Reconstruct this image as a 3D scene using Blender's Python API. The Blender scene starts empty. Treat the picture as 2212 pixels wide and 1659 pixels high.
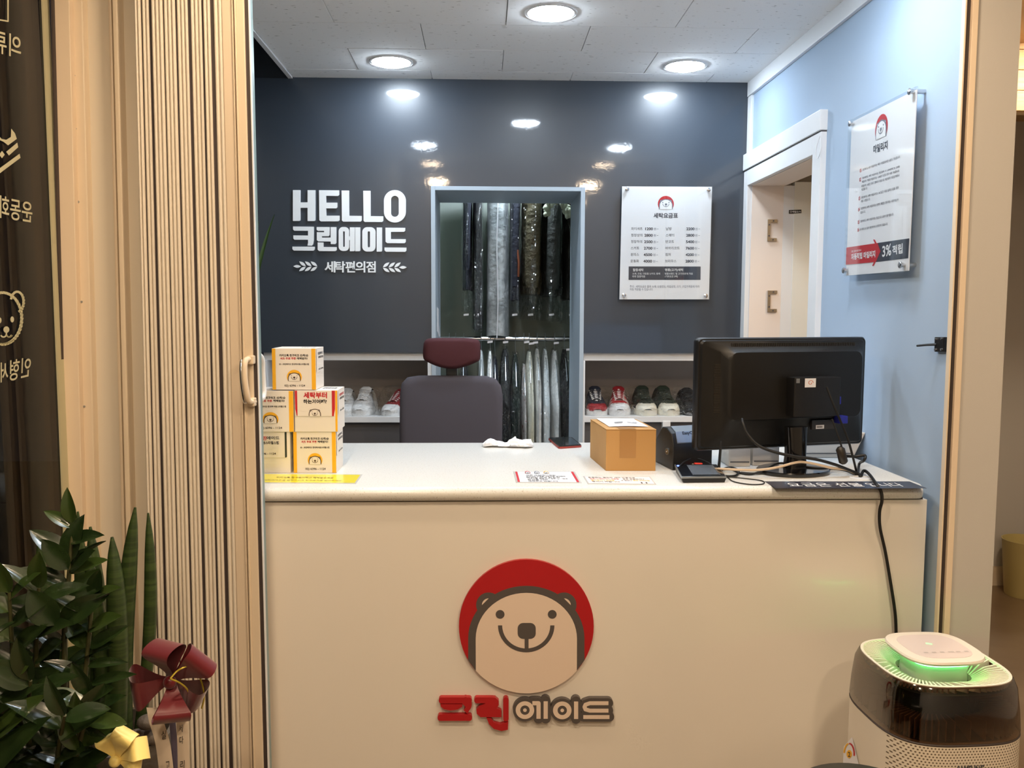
import bpy, bmesh, math, random
from mathutils import Vector, Matrix, noise
from mathutils.geometry import tessellate_polygon

SC = bpy.context.scene
COL = SC.collection
random.seed(7)
# ------------------------------------------------------------------ camera
F, PITCH, YAW, ROLL = 1881.6, .0845, .034, .0032      # focal length in pixels of a 2212 x 1659 frame
W, H = 2212, 1659
CAM = Vector((0, 0, 1.5))
_fw = Vector((math.sin(YAW)*math.cos(PITCH), math.cos(YAW)*math.cos(PITCH), -math.sin(PITCH)))
_r0 = Vector((math.cos(YAW), -math.sin(YAW), 0))
_u0 = _r0.cross(_fw)
_r = _r0*math.cos(ROLL)+_u0*math.sin(ROLL)
_u = -_r0*math.sin(ROLL)+_u0*math.cos(ROLL)
cd = bpy.data.cameras.new('camera'); cd.sensor_fit = 'HORIZONTAL'; cd.sensor_width = 36
cd.lens = F/W*36; cd.clip_start = .02; cd.clip_end = 50
cam = bpy.data.objects.new('camera', cd); COL.objects.link(cam)
cam.matrix_world = Matrix(((_r.x, _u.x, -_fw.x, CAM.x), (_r.y, _u.y, -_fw.y, CAM.y), (_r.z, _u.z, -_fw.z, CAM.z), (0, 0, 0, 1)))
SC.camera = cam
# ------------------------------------------------------------------ world, exposure, lamp strengths
SC.view_settings.view_transform = 'Standard'; SC.view_settings.look = 'None'
SC.view_settings.gamma = 1; SC.view_settings.use_curve_mapping = False
SC.view_settings.exposure = 0.0
wd = bpy.data.worlds.new('night'); SC.world = wd; wd.use_nodes = True
wd.node_tree.nodes['Background'].inputs[0].default_value = (.012, .012, .016, 1)   # night street
wd.node_tree.nodes['Background'].inputs[1].default_value = 1.0
COOL, WARM = (.80, .915, 1.03), (1.0, .765, .52)
COOL_P, WARM_P, HALL_P, CLOSET_P = 127.0, 108.0, 150.0, 360.0
WARM_FRONT = 300.0
ROOM_Y, BACK_Y, RIGHT_X, LEFT_X, CEIL_Z = 2.10, 3.89, 1.178, -.984, 2.5

def ray(px, py): return _fw*F+_r*(px-W/2)-_u*(py-H/2)
def atY(px, py, Y): d = ray(px, py); return CAM+d*(Y/d.y)
def atX(px, py, X): d = ray(px, py); return CAM+d*(X/d.x)
def atZ(px, py, Z): d = ray(px, py); return CAM+d*((Z-1.5)/d.z)
def planeY(Y): return lambda a, b, h=0: atY(a, b, Y)+Vector((0, -h, 0))
def planeX(X): return lambda a, b, h=0: atX(a, b, X)+Vector((-h, 0, 0))
def planeZ(Z): return lambda a, b, h=0: atZ(a, b, Z)+Vector((0, 0, h))
def zm(ox, oy, s): return lambda x, y: (ox+x/s, oy+y/s)      # crop coordinates to photograph pixels
V = Vector
# ------------------------------------------------------------------ materials
def lin(c):
    o = []
    for x in c[:3]:
        x = x/255
        o.append(x/12.92 if x <= .04045 else ((x+.055)/1.055)**2.4)
    return (*o, 1)
MATS = {}
def mat(name, rgb, rough=.5, metal=0, spec=.5, coat=0, coat_rough=.05, bump=None, var=None, sheen=0, trans=0, emit=None):
    if name in MATS: return MATS[name]
    m = bpy.data.materials.new(name); m.use_nodes = True
    nt = m.node_tree; b = nt.nodes['Principled BSDF']; I = b.inputs
    I['Base Color'].default_value = lin(rgb); I['Roughness'].default_value = rough; I['Metallic'].default_value = metal
    I['Specular IOR Level'].default_value = spec; I['Coat Weight'].default_value = coat; I['Coat Roughness'].default_value = coat_rough
    if sheen: I['Sheen Weight'].default_value = sheen
    if trans: I['Transmission Weight'].default_value = trans
    if emit: I['Emission Color'].default_value = (*emit[:3], 1); I['Emission Strength'].default_value = emit[3]
    geo = None
    if bump or var:
        tc = nt.nodes.new('ShaderNodeNewGeometry')
    if bump:                       # (scale, strength, distance)
        n = nt.nodes.new('ShaderNodeTexNoise'); n.inputs['Scale'].default_value = bump[0]; n.inputs['Detail'].default_value = 4
        nt.links.new(tc.outputs['Position'], n.inputs['Vector'])
        bp = nt.nodes.new('ShaderNodeBump'); bp.inputs['Strength'].default_value = bump[1]; bp.inputs['Distance'].default_value = bump[2]
        nt.links.new(n.outputs[0], bp.inputs['Height'])
        nt.links.new(bp.outputs[0], I['Normal'])
        if coat: nt.links.new(bp.outputs[0], I['Coat Normal'])
    if var:                        # (scale, rgb2, lo, hi [, stretch])
        n = nt.nodes.new('ShaderNodeTexNoise'); n.inputs['Scale'].default_value = var[0]; n.inputs['Detail'].default_value = 3
        src = tc.outputs['Position']
        if len(var) > 4:
            mp = nt.nodes.new('ShaderNodeMapping'); mp.inputs['Scale'].default_value = var[4]
            nt.links.new(src, mp.inputs[0]); src = mp.outputs[0]
        nt.links.new(src, n.inputs['Vector'])
        r = nt.nodes.new('ShaderNodeValToRGB'); e = r.color_ramp.elements
        e[0].position = var[2]; e[1].position = var[3]; e[0].color = lin(rgb); e[1].color = lin(var[1])
        nt.links.new(n.outputs[0], r.inputs[0]); nt.links.new(r.outputs[0], I['Base Color'])
    MATS[name] = m; return m
def clear(name, tint=(1, 1, 1), gloss=.04, edge=.35, rough=.05, bump=None, fres=None):
    """thin clear sheet: what is behind shows through, light reflects off it"""
    if name in MATS: return MATS[name]
    m = bpy.data.materials.new(name); m.use_nodes = True; nt = m.node_tree
    nt.nodes.remove(nt.nodes['Principled BSDF'])
    out = nt.nodes['Material Output']
    t = nt.nodes.new('ShaderNodeBsdfTransparent'); t.inputs[0].default_value = (*tint, 1)
    g = nt.nodes.new('ShaderNodeBsdfGlossy'); g.inputs['Roughness'].default_value = rough
    lw = nt.nodes.new('ShaderNodeLayerWeight'); lw.inputs[0].default_value = .5
    mr = nt.nodes.new('ShaderNodeMapRange'); mr.inputs['To Min'].default_value = gloss; mr.inputs['To Max'].default_value = edge
    mr.inputs['From Min'].default_value = .2
    nt.links.new(lw.outputs['Facing'], mr.inputs['Value'])
    mx = nt.nodes.new('ShaderNodeMixShader')
    fac = mr.outputs[0]
    if fres:
        pw_ = nt.nodes.new('ShaderNodeMath'); pw_.operation = 'POWER'; pw_.inputs[1].default_value = 5; nt.links.new(lw.outputs['Facing'], pw_.inputs[0])
        ma = nt.nodes.new('ShaderNodeMath'); ma.operation = 'MULTIPLY_ADD'; ma.inputs[1].default_value = .95; ma.inputs[2].default_value = .04; nt.links.new(pw_.outputs[0], ma.inputs[0]); fac = ma.outputs[0]
    nt.links.new(fac, mx.inputs[0]); nt.links.new(t.outputs[0], mx.inputs[1]); nt.links.new(g.outputs[0], mx.inputs[2])
    nt.links.new(mx.outputs[0], out.inputs[0])
    if bump:
        tc = nt.nodes.new('ShaderNodeNewGeometry'); n = nt.nodes.new('ShaderNodeTexNoise')
        n.inputs['Scale'].default_value = bump[0]; n.inputs['Detail'].default_value = 2
        nt.links.new(tc.outputs['Position'], n.inputs['Vector'])
        bp = nt.nodes.new('ShaderNodeBump'); bp.inputs['Strength'].default_value = bump[1]; bp.inputs['Distance'].default_value = bump[2]
        nt.links.new(n.outputs[0], bp.inputs['Height']); nt.links.new(bp.outputs[0], g.inputs['Normal']); nt.links.new(bp.outputs[0], lw.inputs['Normal'])
    MATS[name] = m; return m
def glow(name, rgb, strength):
    if name in MATS: return MATS[name]
    m = bpy.data.materials.new(name); m.use_nodes = True; nt = m.node_tree
    nt.nodes.remove(nt.nodes['Principled BSDF'])
    e = nt.nodes.new('ShaderNodeEmission'); e.inputs[0].default_value = (*rgb, 1); e.inputs[1].default_value = strength
    nt.links.new(e.outputs[0], nt.nodes['Material Output'].inputs[0]); MATS[name] = m; return m

M = dict(
    navy=mat('navy glossy panel', (52, 60, 70), .36, spec=.5, coat=.55, coat_rough=.05, bump=(75, .022, .004)),
    tile=mat('mineral ceiling tile', (246, 247, 247), .9, var=(1, (138, 134, 134), .66, .72, (34, 130, 60))),
    seam=mat('ceiling seam', (120, 122, 122), .9),
    paper_blue=mat('pale grey blue wallpaper', (164, 184, 206), .8, bump=(700, .12, .002)),
    paper_hall=mat('grey linen wallpaper', (196, 192, 186), .85, bump=(700, .15, .002)),
    white=mat('white paint', (226, 228, 230), .45),
    whitegloss=mat('white laminate', (232, 226, 216), .22, coat=.3, coat_rough=.08),
    cream=mat('cream aluminium', (226, 208, 182), .38),
    cream2=mat('pale cream panel', (214, 204, 186), .5),
    cream3=mat('cream fold fabric', (224, 214, 198), .55),
    lining=mat('grey blue lining', (170, 184, 196), .5),
    closet=mat('grey closet wall', (150, 158, 150), .8),
    shelfback=mat('taupe shelf back', (196, 186, 178), .75, var=(3, (176, 164, 154), .3, .7, (.6, 1, 3))),
    greypanel=mat('charcoal cabinet front', (84, 82, 84), .5),
    stone=mat('speckled worktop', (226, 226, 222), .25, var=(300, (186, 180, 166), .60, .70)),
    rubber=mat('dark brown rubber', (60, 50, 48), .6),
    black=mat('black plastic', (22, 21, 21), .38),
    blackgloss=mat('black gloss plastic', (14, 14, 15), .1, coat=.5),
    blackmatte=mat('black matte', (16, 16, 17), .6),
    chrome=mat('brushed steel', (205, 206, 208), .22, metal=1),
    silver=mat('silver plastic', (165, 170, 174), .28, metal=.85),
    signwhite=mat('white sign lettering', (240, 244, 246), .4),
    printdark=mat('dark grey print', (58, 62, 74), .5),
    printblack=mat('black print', (26, 24, 24), .5),
    printgrey=mat('grey print', (120, 124, 138), .5),
    printred=mat('red print', (196, 34, 44), .5),
    printyellow=mat('yellow print', (246, 182, 30), .5),
    printwhite=mat('white print', (244, 244, 246), .5),
    paper=mat('white paper', (236, 236, 240), .6),
    acrylic=clear('clear acrylic', (.97, .98, .98), fres=1.4, rough=.02),
    bag=clear('clear plastic film', (.985, .99, .985), .07, .36, .06, bump=(30, 1.0, .10)),
    glass=clear('window glass', (.55, .56, .52), fres=1.5, rough=.01),
    floor=mat('brown sealed concrete', (140, 118, 92), .3, var=(2.2, (116, 94, 70), .35, .7), coat=.2),
    redlogo=mat('red sign face', (176, 22, 30), .35),
    darklogo=mat('dark grey sign face', (84, 78, 76), .45),
    facelogo=mat('pale sign face', (228, 208, 190), .5),
)
# ------------------------------------------------------------------ mesh builder
ORG = {}
class MB:
    def __init__(s): s.v = []; s.f = []
    def add(s, vs, fs):
        n = len(s.v); s.v += [V(p) for p in vs]; s.f += [tuple(i+n for i in f) for f in fs]; return s
    def hexa(s, p):            # 8 points: bottom ring 0-3, top ring 4-7
        return s.add(p, [(0, 3, 2, 1), (4, 5, 6, 7), (0, 1, 5, 4), (1, 2, 6, 5), (2, 3, 7, 6), (3, 0, 4, 7)])
    def box(s, x0, x1, y0, y1, z0, z1):
        return s.hexa([(x0, y0, z0), (x1, y0, z0), (x1, y1, z0), (x0, y1, z0), (x0, y0, z1), (x1, y0, z1), (x1, y1, z1), (x0, y1, z1)])
    def loft(s, rings, caps=True, closed=True):
        n = len(rings[0]); base = len(s.v)
        for r in rings: s.v += [V(p) for p in r]
        for i in range(len(rings)-1):
            for j in range(n if closed else n-1):
                a = base+i*n+j; b = base+i*n+(j+1) % n
                s.f.append((a, b, b+n, a+n))
        if caps and closed:
            s.f.append(tuple(base+j for j in reversed(range(n))))
            s.f.append(tuple(base+(len(rings)-1)*n+j for j in range(n)))
        return s
    def tube(s, path, r, n=8, caps=True):
        path = [V(p) for p in path]; rings = []; prev = None
        for i, p in enumerate(path):
            t = (path[min(i+1, len(path)-1)]-path[max(i-1, 0)])
            t = t.normalized() if t.length > 1e-9 else V((0, 0, 1))
            if prev is None:
                a = V((0, 0, 1)) if abs(t.z) < .9 else V((1, 0, 0)); u = a.cross(t).normalized()
            else:
                u = (prev-t*prev.dot(t)); u = u.normalized() if u.length > 1e-6 else t.orthogonal().normalized()
            prev = u; w = t.cross(u)
            rr = r[i] if isinstance(r, (list, tuple)) else r
            rings.append([p+(u*math.cos(k*2*math.pi/n)+w*math.sin(k*2*math.pi/n))*rr for k in range(n)])
        return s.loft(rings, caps)
    def cyl(s, a, b, r, n=20, r2=None): return s.tube([a, b], [r, r if r2 is None else r2], n)
    def lathe(s, prof, c=(0, 0, 0), n=32, caps=True):
        c = V(c)
        return s.loft([[c+V((r*math.cos(k*2*math.pi/n), r*math.sin(k*2*math.pi/n), z)) for k in range(n)] for r, z in prof], caps)
    def ball(s, c, rx, ry=None, rz=None, n=14, m=8):
        ry = ry or rx; rz = rz or rx; c = V(c); rings = []
        for i in range(m+1):
            a = -math.pi/2+math.pi*(.02+.96*i/m)
            rings.append([c+V((rx*math.cos(a)*math.cos(k*2*math.pi/n), ry*math.cos(a)*math.sin(k*2*math.pi/n), rz*math.sin(a))) for k in range(n)])
        return s.loft(rings)
    def flat(s, polys, P, h0=0, h1=.0006):
        """polygons (each a loop, or a list of loops: outline then holes) laid on a surface P(a,b,h)"""
        H1 = h1
        for idx, poly in enumerate(polys):
            h1 = H1+3e-5*idx      # overlapping strokes never share a plane
            loops = poly if isinstance(poly[0][0], (list, tuple)) else [poly]
            pts = [p for l in loops for p in l]
            tr = tessellate_polygon([[V((p[0], p[1], 0)) for p in l] for l in loops])
            s.add([P(p[0], p[1], h1) for p in pts], [tuple(t) for t in tr])
            if h1-h0 > .0012:
                for l in loops:
                    n = len(l)
                    s.add([P(p[0], p[1], h1) for p in l]+[P(p[0], p[1], h0) for p in l], [(j, (j+1) % n, n+(j+1) % n, n+j) for j in range(n)])
        return s
    def text(s, body, q, P, h0=0, h1=.0006, bold=.012):
        """lettering stretched into box (x0,y0,x1,y1) or corner list TL,TR,BR,BL on surface P"""
        vs, fs, ed = glyphs(body, bold)
        if len(q) == 4 and not isinstance(q[0], (tuple, list)): x0, y0, x1, y1 = q; q = [(x0, y0), (x1, y0), (x1, y1), (x0, y1)]
        def m(a, b):
            tx = (q[0][0]*(1-a)+q[1][0]*a, q[0][1]*(1-a)+q[1][1]*a); bx = (q[3][0]*(1-a)+q[2][0]*a, q[3][1]*(1-a)+q[2][1]*a)
            return (tx[0]*b+bx[0]*(1-b), tx[1]*b+bx[1]*(1-b))
        pp = [m(a, b) for a, b in vs]
        s.add([P(x, y, h1) for x, y in pp], fs)
        if h1-h0 > .0012:
            n = len(pp)
            s.add([P(x, y, h1) for x, y in pp]+[P(x, y, h0) for x, y in pp], [(i, j, n+j, n+i) for i, j in ed])
        return s
    def build(s, name, m, parent=None, smooth=None, bevel=None, origin=None, local=False, doubles=False):
        me = bpy.data.meshes.new(name)
        org = V(origin) if origin is not None else V((0, 0, 0))
        if parent is not None and not local: org = ORG.get(parent.name, V((0, 0, 0)))
        me.from_pydata([tuple(p-org) for p in s.v], [], s.f)
        bm = bmesh.new(); bm.from_mesh(me)
        if doubles: bmesh.ops.remove_doubles(bm, verts=bm.verts, dist=1e-5)
        bmesh.ops.recalc_face_normals(bm, faces=bm.faces)
        if bevel:
            es = [e for e in bm.edges if len(e.link_faces) == 2 and e.calc_face_angle(0) > .5]
            bmesh.ops.bevel(bm, geom=es, offset=bevel, segments=2, affect='EDGES', profile=.6)
        bm.to_mesh(me); bm.free()
        if smooth:
            me.polygons.foreach_set('use_smooth', [True]*len(me.polygons)); me.set_sharp_from_angle(angle=math.radians(smooth))
        me.materials.append(m)
        o = bpy.data.objects.new(name, me); COL.objects.link(o)
        if parent is not None: o.parent = parent
        else: o.location = org
        ORG[o.name] = org
        return o
_gl = {}
def glyphs(body, bold):
    k = (body, bold)
    if k in _gl: return _gl[k]
    c = bpy.data.curves.new('lettering', 'FONT'); c.body = body; c.offset = bold; c.resolution_u = 2 if len(body) > 8 else 4
    o = bpy.data.objects.new('lettering', c); me = bpy.data.meshes.new_from_object(o)
    xs = [v.co.x for v in me.vertices]; ys = [v.co.y for v in me.vertices]
    x0, x1, y0, y1 = min(xs), max(xs), min(ys), max(ys)
    vs = [((v.co.x-x0)/(x1-x0), (v.co.y-y0)/(y1-y0)) for v in me.vertices]
    fs = [tuple(p.vertices) for p in me.polygons]
    cnt = {}
    for f in fs:
        for i in range(len(f)):
            e = (f[i], f[(i+1) % len(f)]); kk = (min(e), max(e)); cnt.setdefault(kk, []).append(e)
    ed = [v[0] for v in cnt.values() if len(v) == 1]
    bpy.data.objects.remove(o); bpy.data.meshes.remove(me); bpy.data.curves.remove(c)
    _gl[k] = (vs, fs, ed); return _gl[k]
def thing(name, label, cat, loc, group=None, rotz=0):
    o = bpy.data.objects.new(name, None); COL.objects.link(o); o.location = loc; o.empty_display_size = .05
    o.rotation_euler = (0, 0, rotz)
    o['label'] = label; o['category'] = cat
    if group: o['group'] = group
    ORG[o.name] = V(loc); return o
def tag(o, label, cat, group=None):
    o['label'] = label; o['category'] = cat
    if group: o['group'] = group
    return o
def struct(o): o['kind'] = 'structure'; return o
def stuff(o): o['kind'] = 'stuff'; return o
def B(x0, x1, y0, y1, z0, z1): return MB().box(x0, x1, y0, y1, z0, z1)
def arc(cx, cy, rx, ry, a0, a1, n): return [(cx+rx*math.cos(a0+(a1-a0)*i/n), cy+ry*math.sin(a0+(a1-a0)*i/n)) for i in range(n+1)]
def circ(cx, cy, r, n=28, ry=None): return arc(cx, cy, r, ry or r, 0, 2*math.pi*(1-1/n), n-1)
def rrect(x0, y0, x1, y1, r, n=5, ry=None):
    ry = ry or r
    return arc(x1-r, y1-ry, r, ry, 0, math.pi/2, n)+arc(x0+r, y1-ry, r, ry, math.pi/2, math.pi, n)+arc(x0+r, y0+ry, r, ry, math.pi, 1.5*math.pi, n)+arc(x1-r, y0+ry, r, ry, 1.5*math.pi, 2*math.pi, n)
def smoothpath(p, k=6):
    p = [V(q) for q in p]; out = []
    for i in range(len(p)-1):
        a = p[max(i-1, 0)]; b = p[i]; c = p[i+1]; d = p[min(i+2, len(p)-1)]
        for j in range(k):
            t = j/k
            out.append(.5*((2*b)+(c-a)*t+(2*a-5*b+4*c-d)*t*t+(-a+3*b-3*c+d)*t**3))
    return out+[p[-1]]
def thick(path, w, cap=None):
    """polygons of a broad pen stroke through 2D points; round joints, round ends when cap"""
    out = []
    for i in range(len(path)-1):
        (ax, ay), (bx, by) = path[i], path[i+1]
        L = math.hypot(bx-ax, by-ay) or 1e-6; nx, ny = -(by-ay)/L*w/2, (bx-ax)/L*w/2
        out.append([(ax+nx, ay+ny), (bx+nx, by+ny), (bx-nx, by-ny), (ax-nx, ay-ny)])
    for i, (x, y) in enumerate(path):
        if 0 < i < len(path)-1 or cap: out.append(circ(x, y, w/2, 16))
    return out
# ================================================================== STRUCTURE
HALL_X, HALL_Y0, CORR_Y = 3.3, -1.6, 4.60        # customer side: right wall, wall behind the camera, far end of the passage
struct(B(LEFT_X-.02, HALL_X, HALL_Y0, 5.2, -.06, 0).build('floor', M['floor']))
struct(B(LEFT_X, RIGHT_X, ROOM_Y+.08, BACK_Y+.43, .0002, .004).build('floor_staff_bounce', mat('pale bounce floor', (206, 202, 194), .4)))  # unseen pale sheet, added to bounce light up to the ceiling and shelves
# --- ceilings: staff room in 300 x 600 mineral tiles, laid running bond
ceil = struct(B(-.82, RIGHT_X+.11, ROOM_Y, BACK_Y+.02, CEIL_Z+.010, CEIL_Z+.06).build('ceiling', M['seam']))
TX, TY = -.2184, 3.1601
tcache = {}
for row in range(-4, 3):
    y0 = TY+.3*row; y1 = min(y0+.3, BACK_Y+.01); y0 = max(y0, ROOM_Y)
    if y1-y0 < .01: continue
    for k in range(-3, 5):
        x0 = TX+.6*k+(.3 if row % 2 else 0); x1 = min(x0+.6, RIGHT_X+.005); x0 = max(x0, -.82)
        if x1-x0 < .02: continue
        key = (round(x1-x0, 3), round(y1-y0, 3))
        o = None
        if key not in tcache:
            a, b = key
            o = B(.0012, a-.0012, .0012, b-.0012, 0, .0098).build('ceiling_tile', M['tile'], ceil, bevel=.0012, local=True); tcache[key] = o.data
        else:
            o = bpy.data.objects.new('ceiling_tile', tcache[key]); COL.objects.link(o); o.parent = ceil
        o.location = (x0, y0, CEIL_Z+random.uniform(-.0006, .0004))
struct(B(-1.06, HALL_X, HALL_Y0, ROOM_Y-.002, CEIL_Z, CEIL_Z+.06).build('ceiling_hall', mat('hall ceiling', (206, 198, 186), .8)))
struct(B(RIGHT_X+.112, HALL_X, ROOM_Y-.002, CORR_Y+.1, CEIL_Z, CEIL_Z+.06).build('ceiling_passage', mat('pale pine boards', (206, 176, 132), .55, var=(6, (184, 148, 100), .35, .7, (1, 1, 14)))))
struct(B(-.838, -.82, ROOM_Y, BACK_Y, CEIL_Z-.006, CEIL_Z+.4).build('trim_1', M['white']))          # edge of the curtain pocket
struct(B(LEFT_X-.04, -.838, ROOM_Y-.1, BACK_Y+.02, CEIL_Z+.36, CEIL_Z+.4).build('ceiling_pocket', M['greypanel']))
# --- back wall: glossy navy panels around the opening to the garment store
zb = atY(800, 761.5, BACK_Y).z
ox0, ox1 = atY(931.5, 500, BACK_Y).x, atY(1262.5, 500, BACK_Y).x
oz = atY(1097, 403.5, BACK_Y).z
wb = MB()
wb.box(LEFT_X, ox0, BACK_Y, BACK_Y+.02, zb, CEIL_Z+.4).box(ox1, RIGHT_X+.005, BACK_Y, BACK_Y+.02, zb, CEIL_Z+.005).box(ox0, ox1, BACK_Y, BACK_Y+.02, oz, CEIL_Z+.005).box(ox0, -.82, BACK_Y, BACK_Y+.02, CEIL_Z, CEIL_Z+.4)
struct(wb.build('wall_back', M['navy']))
RY = BACK_Y+.44                                              # depth of the built-in cabinets
t = MB()
t.box(ox0-.0005, ox0+.018, BACK_Y-.008, RY, 0, oz).box(ox1-.018, ox1+.0005, BACK_Y-.008, RY, 0, oz).box(ox0+.018, ox1-.018, BACK_Y-.008, RY, oz-.018, oz)
struct(t.build('trim_2', M['lining'], bevel=.0015))
# garment store behind
cx0, cx1, cy1 = ox0-.35, ox1+.35, 5.05
struct(MB().box(cx0-.05, cx1+.05, cy1, cy1+.05, 0, 2.6).box(cx0-.05, cx0, RY, cy1, 0, 2.6).box(cx1, cx1+.05, RY, cy1, 0, 2.6)
       .box(cx0, ox0, RY, RY+.02, 0, 2.6).box(ox1, cx1, RY, RY+.02, 0, 2.6).box(ox0, ox1, RY, RY+.02, oz, 2.6).build('wall_rear', M['closet']))
struct(B(cx0, cx1, RY, cy1, 2.6, 2.65).build('ceiling_store', M['closet']))
# --- right wall of the staff room, with door opening
WX0, WX1 = RIGHT_X, RIGHT_X+.122
dyn = atX(1754.4, 720, WX0).y; dyf = BACK_Y-.055
dzt = atX(1766, 335, WX0).z
w = MB()
w.box(WX0, WX1, ROOM_Y+.036, dyn, 0, CEIL_Z).box(WX0, WX1, dyn, dyf, dzt+.02, CEIL_Z).box(WX0, WX1, dyf, BACK_Y+.5, 0, CEIL_Z)
struct(w.build('wall_right', M['paper_blue']))
struct(B(WX0-.0, WX1+.001, ROOM_Y+.030, ROOM_Y+.037, 0, CEIL_Z).build('wall_pier', M['paper_hall']))    # linen paper on the end of that wall
struct(B(WX1, WX1+.004, ROOM_Y+.036, dyn-.09, 0, CEIL_Z).build('wall_passage', M['paper_hall']))
# crown trim and corner trim
struct(B(WX0-.014, WX0+.001, ROOM_Y+.05, BACK_Y, 2.438, CEIL_Z).build('trim_3', M['white'], bevel=.002))
struct(MB().box(WX0-.012, WX0+.001, BACK_Y-.055, BACK_Y-.001, 2.13, 2.436).build('trim_4', M['white'], bevel=.003))
# door_1 casing on the right wall
lz = 2.115
dr = struct(MB().box(WX0-.02, WX0+.002, dyn-.075, dyn, 0, lz-.002).box(WX0-.02, WX0+.002, dyf, BACK_Y-.002, 0, lz-.002).box(WX0-.02, WX0+.002, dyn, dyf, dzt, lz-.002).build('door_1', M['white'], bevel=.002))
MB().box(WX0-.026, WX0+.002, dyn-.078, BACK_Y-.002, lz+.003, lz+.072).build('head_board', M['white'], dr, bevel=.002)
MB().box(WX0-.018, WX0+.002, dyn-.074, BACK_Y-.004, lz-.004, lz+.005).build('shadow_gap', M['greypanel'], dr)
rv = mat('door reveal', (232, 220, 210), .5)
MB().box(WX0+.001, WX1+.02, dyf-.003, dyf+.02, 0, dzt+.02).box(WX0+.001, WX1+.02, dyn-.018, dyn+.002, 0, dzt+.02).box(WX0+.001, WX1+.02, dyn, dyf, dzt-.002, dzt+.02).build('reveal', rv, dr)
hx0 = atY(1658.5, 560, dyf).x
MB().box(WX1+.02, WX1+.075, dyf-.004, dyf+.03, 0, dzt).build('hinge_stile', M['white'], dr)
lf = MB().box(WX1+.066, WX1+.85, dyf-.006, dyf+.034, .01, atY(1700, 393, dyf).z).build('door_leaf', mat('door leaf', (226, 226, 218), .45), dr, bevel=.002)
for yy in (498, 651):
    c = atY(1667, yy, dyf); h = .095; x0, x1 = atY(1657, yy, dyf).x, atY(1677, yy, dyf).x
    hb = MB()
    hb.box(x0, x0+.012, dyf-.010, dyf-.004, c.z-h/2, c.z+h/2).box(x0+.012, x1, dyf-.010, dyf-.004, c.z+h/2-.014, c.z+h/2).box(x0+.012, x1, dyf-.010, dyf-.004, c.z-h/2, c.z-h/2+.014)
    hg = hb.build('hinge', mat('brass grey hinge', (176, 160, 136), .35, metal=.8), dr)
    for dx, dz in ((.006, .024), (.006, -.024), (.024, .041), (.024, -.041)):
        MB().cyl((x0+dx, dyf-.012, c.z+dz), (x0+dx, dyf-.009, c.z+dz), .0035, 8).build('screw', M['greypanel'], hg)
pl = planeY(dyf-.006)
pq = MB().flat([[(1704, 454), (1731, 453), (1731, 460.5), (1704, 461.5)]], pl, 0, .0015).build('door_plate', M['blackgloss'], dr)
MB().text('ⓘ예림도어', (1706, 455.3, 1729.5, 459.7), pl, .0015, .002).build('lettering', M['printwhite'], pq)
wl = MB(); c0 = atX(1771, 292, WX0-.03)
wl.tube(smoothpath([atX(1771, 294, WX0-.028), atX(1764, 318, WX0-.03), atX(1762, 335, WX0-.03), atX(1767, 342, WX0-.025), atX(1773, 322, WX0-.028), atX(1772, 296, WX0-.026)]), .0016, 5)
wl.build('pull_string', M['white'], dr, smooth=40)
# --- passage on the far right
struct(B(WX1+.3, HALL_X, CORR_Y, CORR_Y+.06, 0, CEIL_Z).build('wall_passage_end', M['paper_hall']))
struct(B(WX1+.6, HALL_X, CORR_Y-.014, CORR_Y, 0, .105).build('baseboard_passage', M['cream']))
struct(B(HALL_X, HALL_X+.06, HALL_Y0, CORR_Y+.1, 0, CEIL_Z).build('wall_hall_right', M['paper_hall']))
struct(B(LEFT_X-.06, HALL_X+.06, HALL_Y0-.06, HALL_Y0, 0, CEIL_Z).build('wall_hall_rear', M['paper_hall']))
struct(B(WX1, WX1+.3, CORR_Y, CORR_Y+.06, 0, CEIL_Z).build('wall_passage_left', M['paper_hall']))
wood = mat('pale pine boards', (206, 176, 132), .55, var=(6, (184, 148, 100), .35, .7, (1, 1, 14)))
sf = struct(B(WX1+.3, HALL_X, 3.3, 3.34, atY(2200, 243, 3.3).z, CEIL_Z).build('trim_5', wood))
zz = atY(2200, 243, 3.3).z
for k in range(5):
    MB().box(WX1+.3, HALL_X, 3.285, 3.3, zz+.004+k*.075, zz+.077+k*.075).build('board', wood, sf, bevel=.002)
# ================================================================== FRONT PLANE: shop window, jamb, folding door, right jamb
def XL_(px, z, Y):     # nearly upright edges on the left, given by their x at the top row of the photograph
    zt, zb_ = atY(px, 0, Y).z, atY(px+32, 1250, Y).z
    xt, xb = atY(px, 0, Y).x, atY(px+32, 1250, Y).x
    return xt+(z-zt)/(zb_-zt)*(xb-xt)
def post(mb, p0, p1, Yf, Yb, z0=0, z1=2.44):
    return mb.hexa([(XL_(p0, z0, Yf), Yf, z0), (XL_(p1, z0, Yf), Yf, z0), (XL_(p1, z0, Yf), Yb, z0), (XL_(p0, z0, Yf), Yb, z0),
                    (XL_(p0, z1, Yf), Yf, z1), (XL_(p1, z1, Yf), Yf, z1), (XL_(p1, z1, Yf), Yb, z1), (XL_(p0, z1, Yf), Yb, z1)])
JY = 2.08
FY0, FY1 = atX(108.5, 400, LEFT_X).y, atX(122.5, 400, LEFT_X).y
gl = struct(B(LEFT_X-.012, LEFT_X-.004, HALL_Y0, FY1+.004, .05, CEIL_Z).build('window_1', M['glass']))
struct(MB().box(LEFT_X-.012, LEFT_X-.004, JY+.06, BACK_Y, .05, CEIL_Z+.36).build('window_2', M['glass']))
struct(MB().box(LEFT_X-.06, LEFT_X, BACK_Y-.07, BACK_Y, 0, CEIL_Z+.36).box(LEFT_X-.06, LEFT_X-.013, HALL_Y0, BACK_Y, -.05, .05).build('wall_left', mat('dark window frame', (40, 44, 46), .4)))
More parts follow.
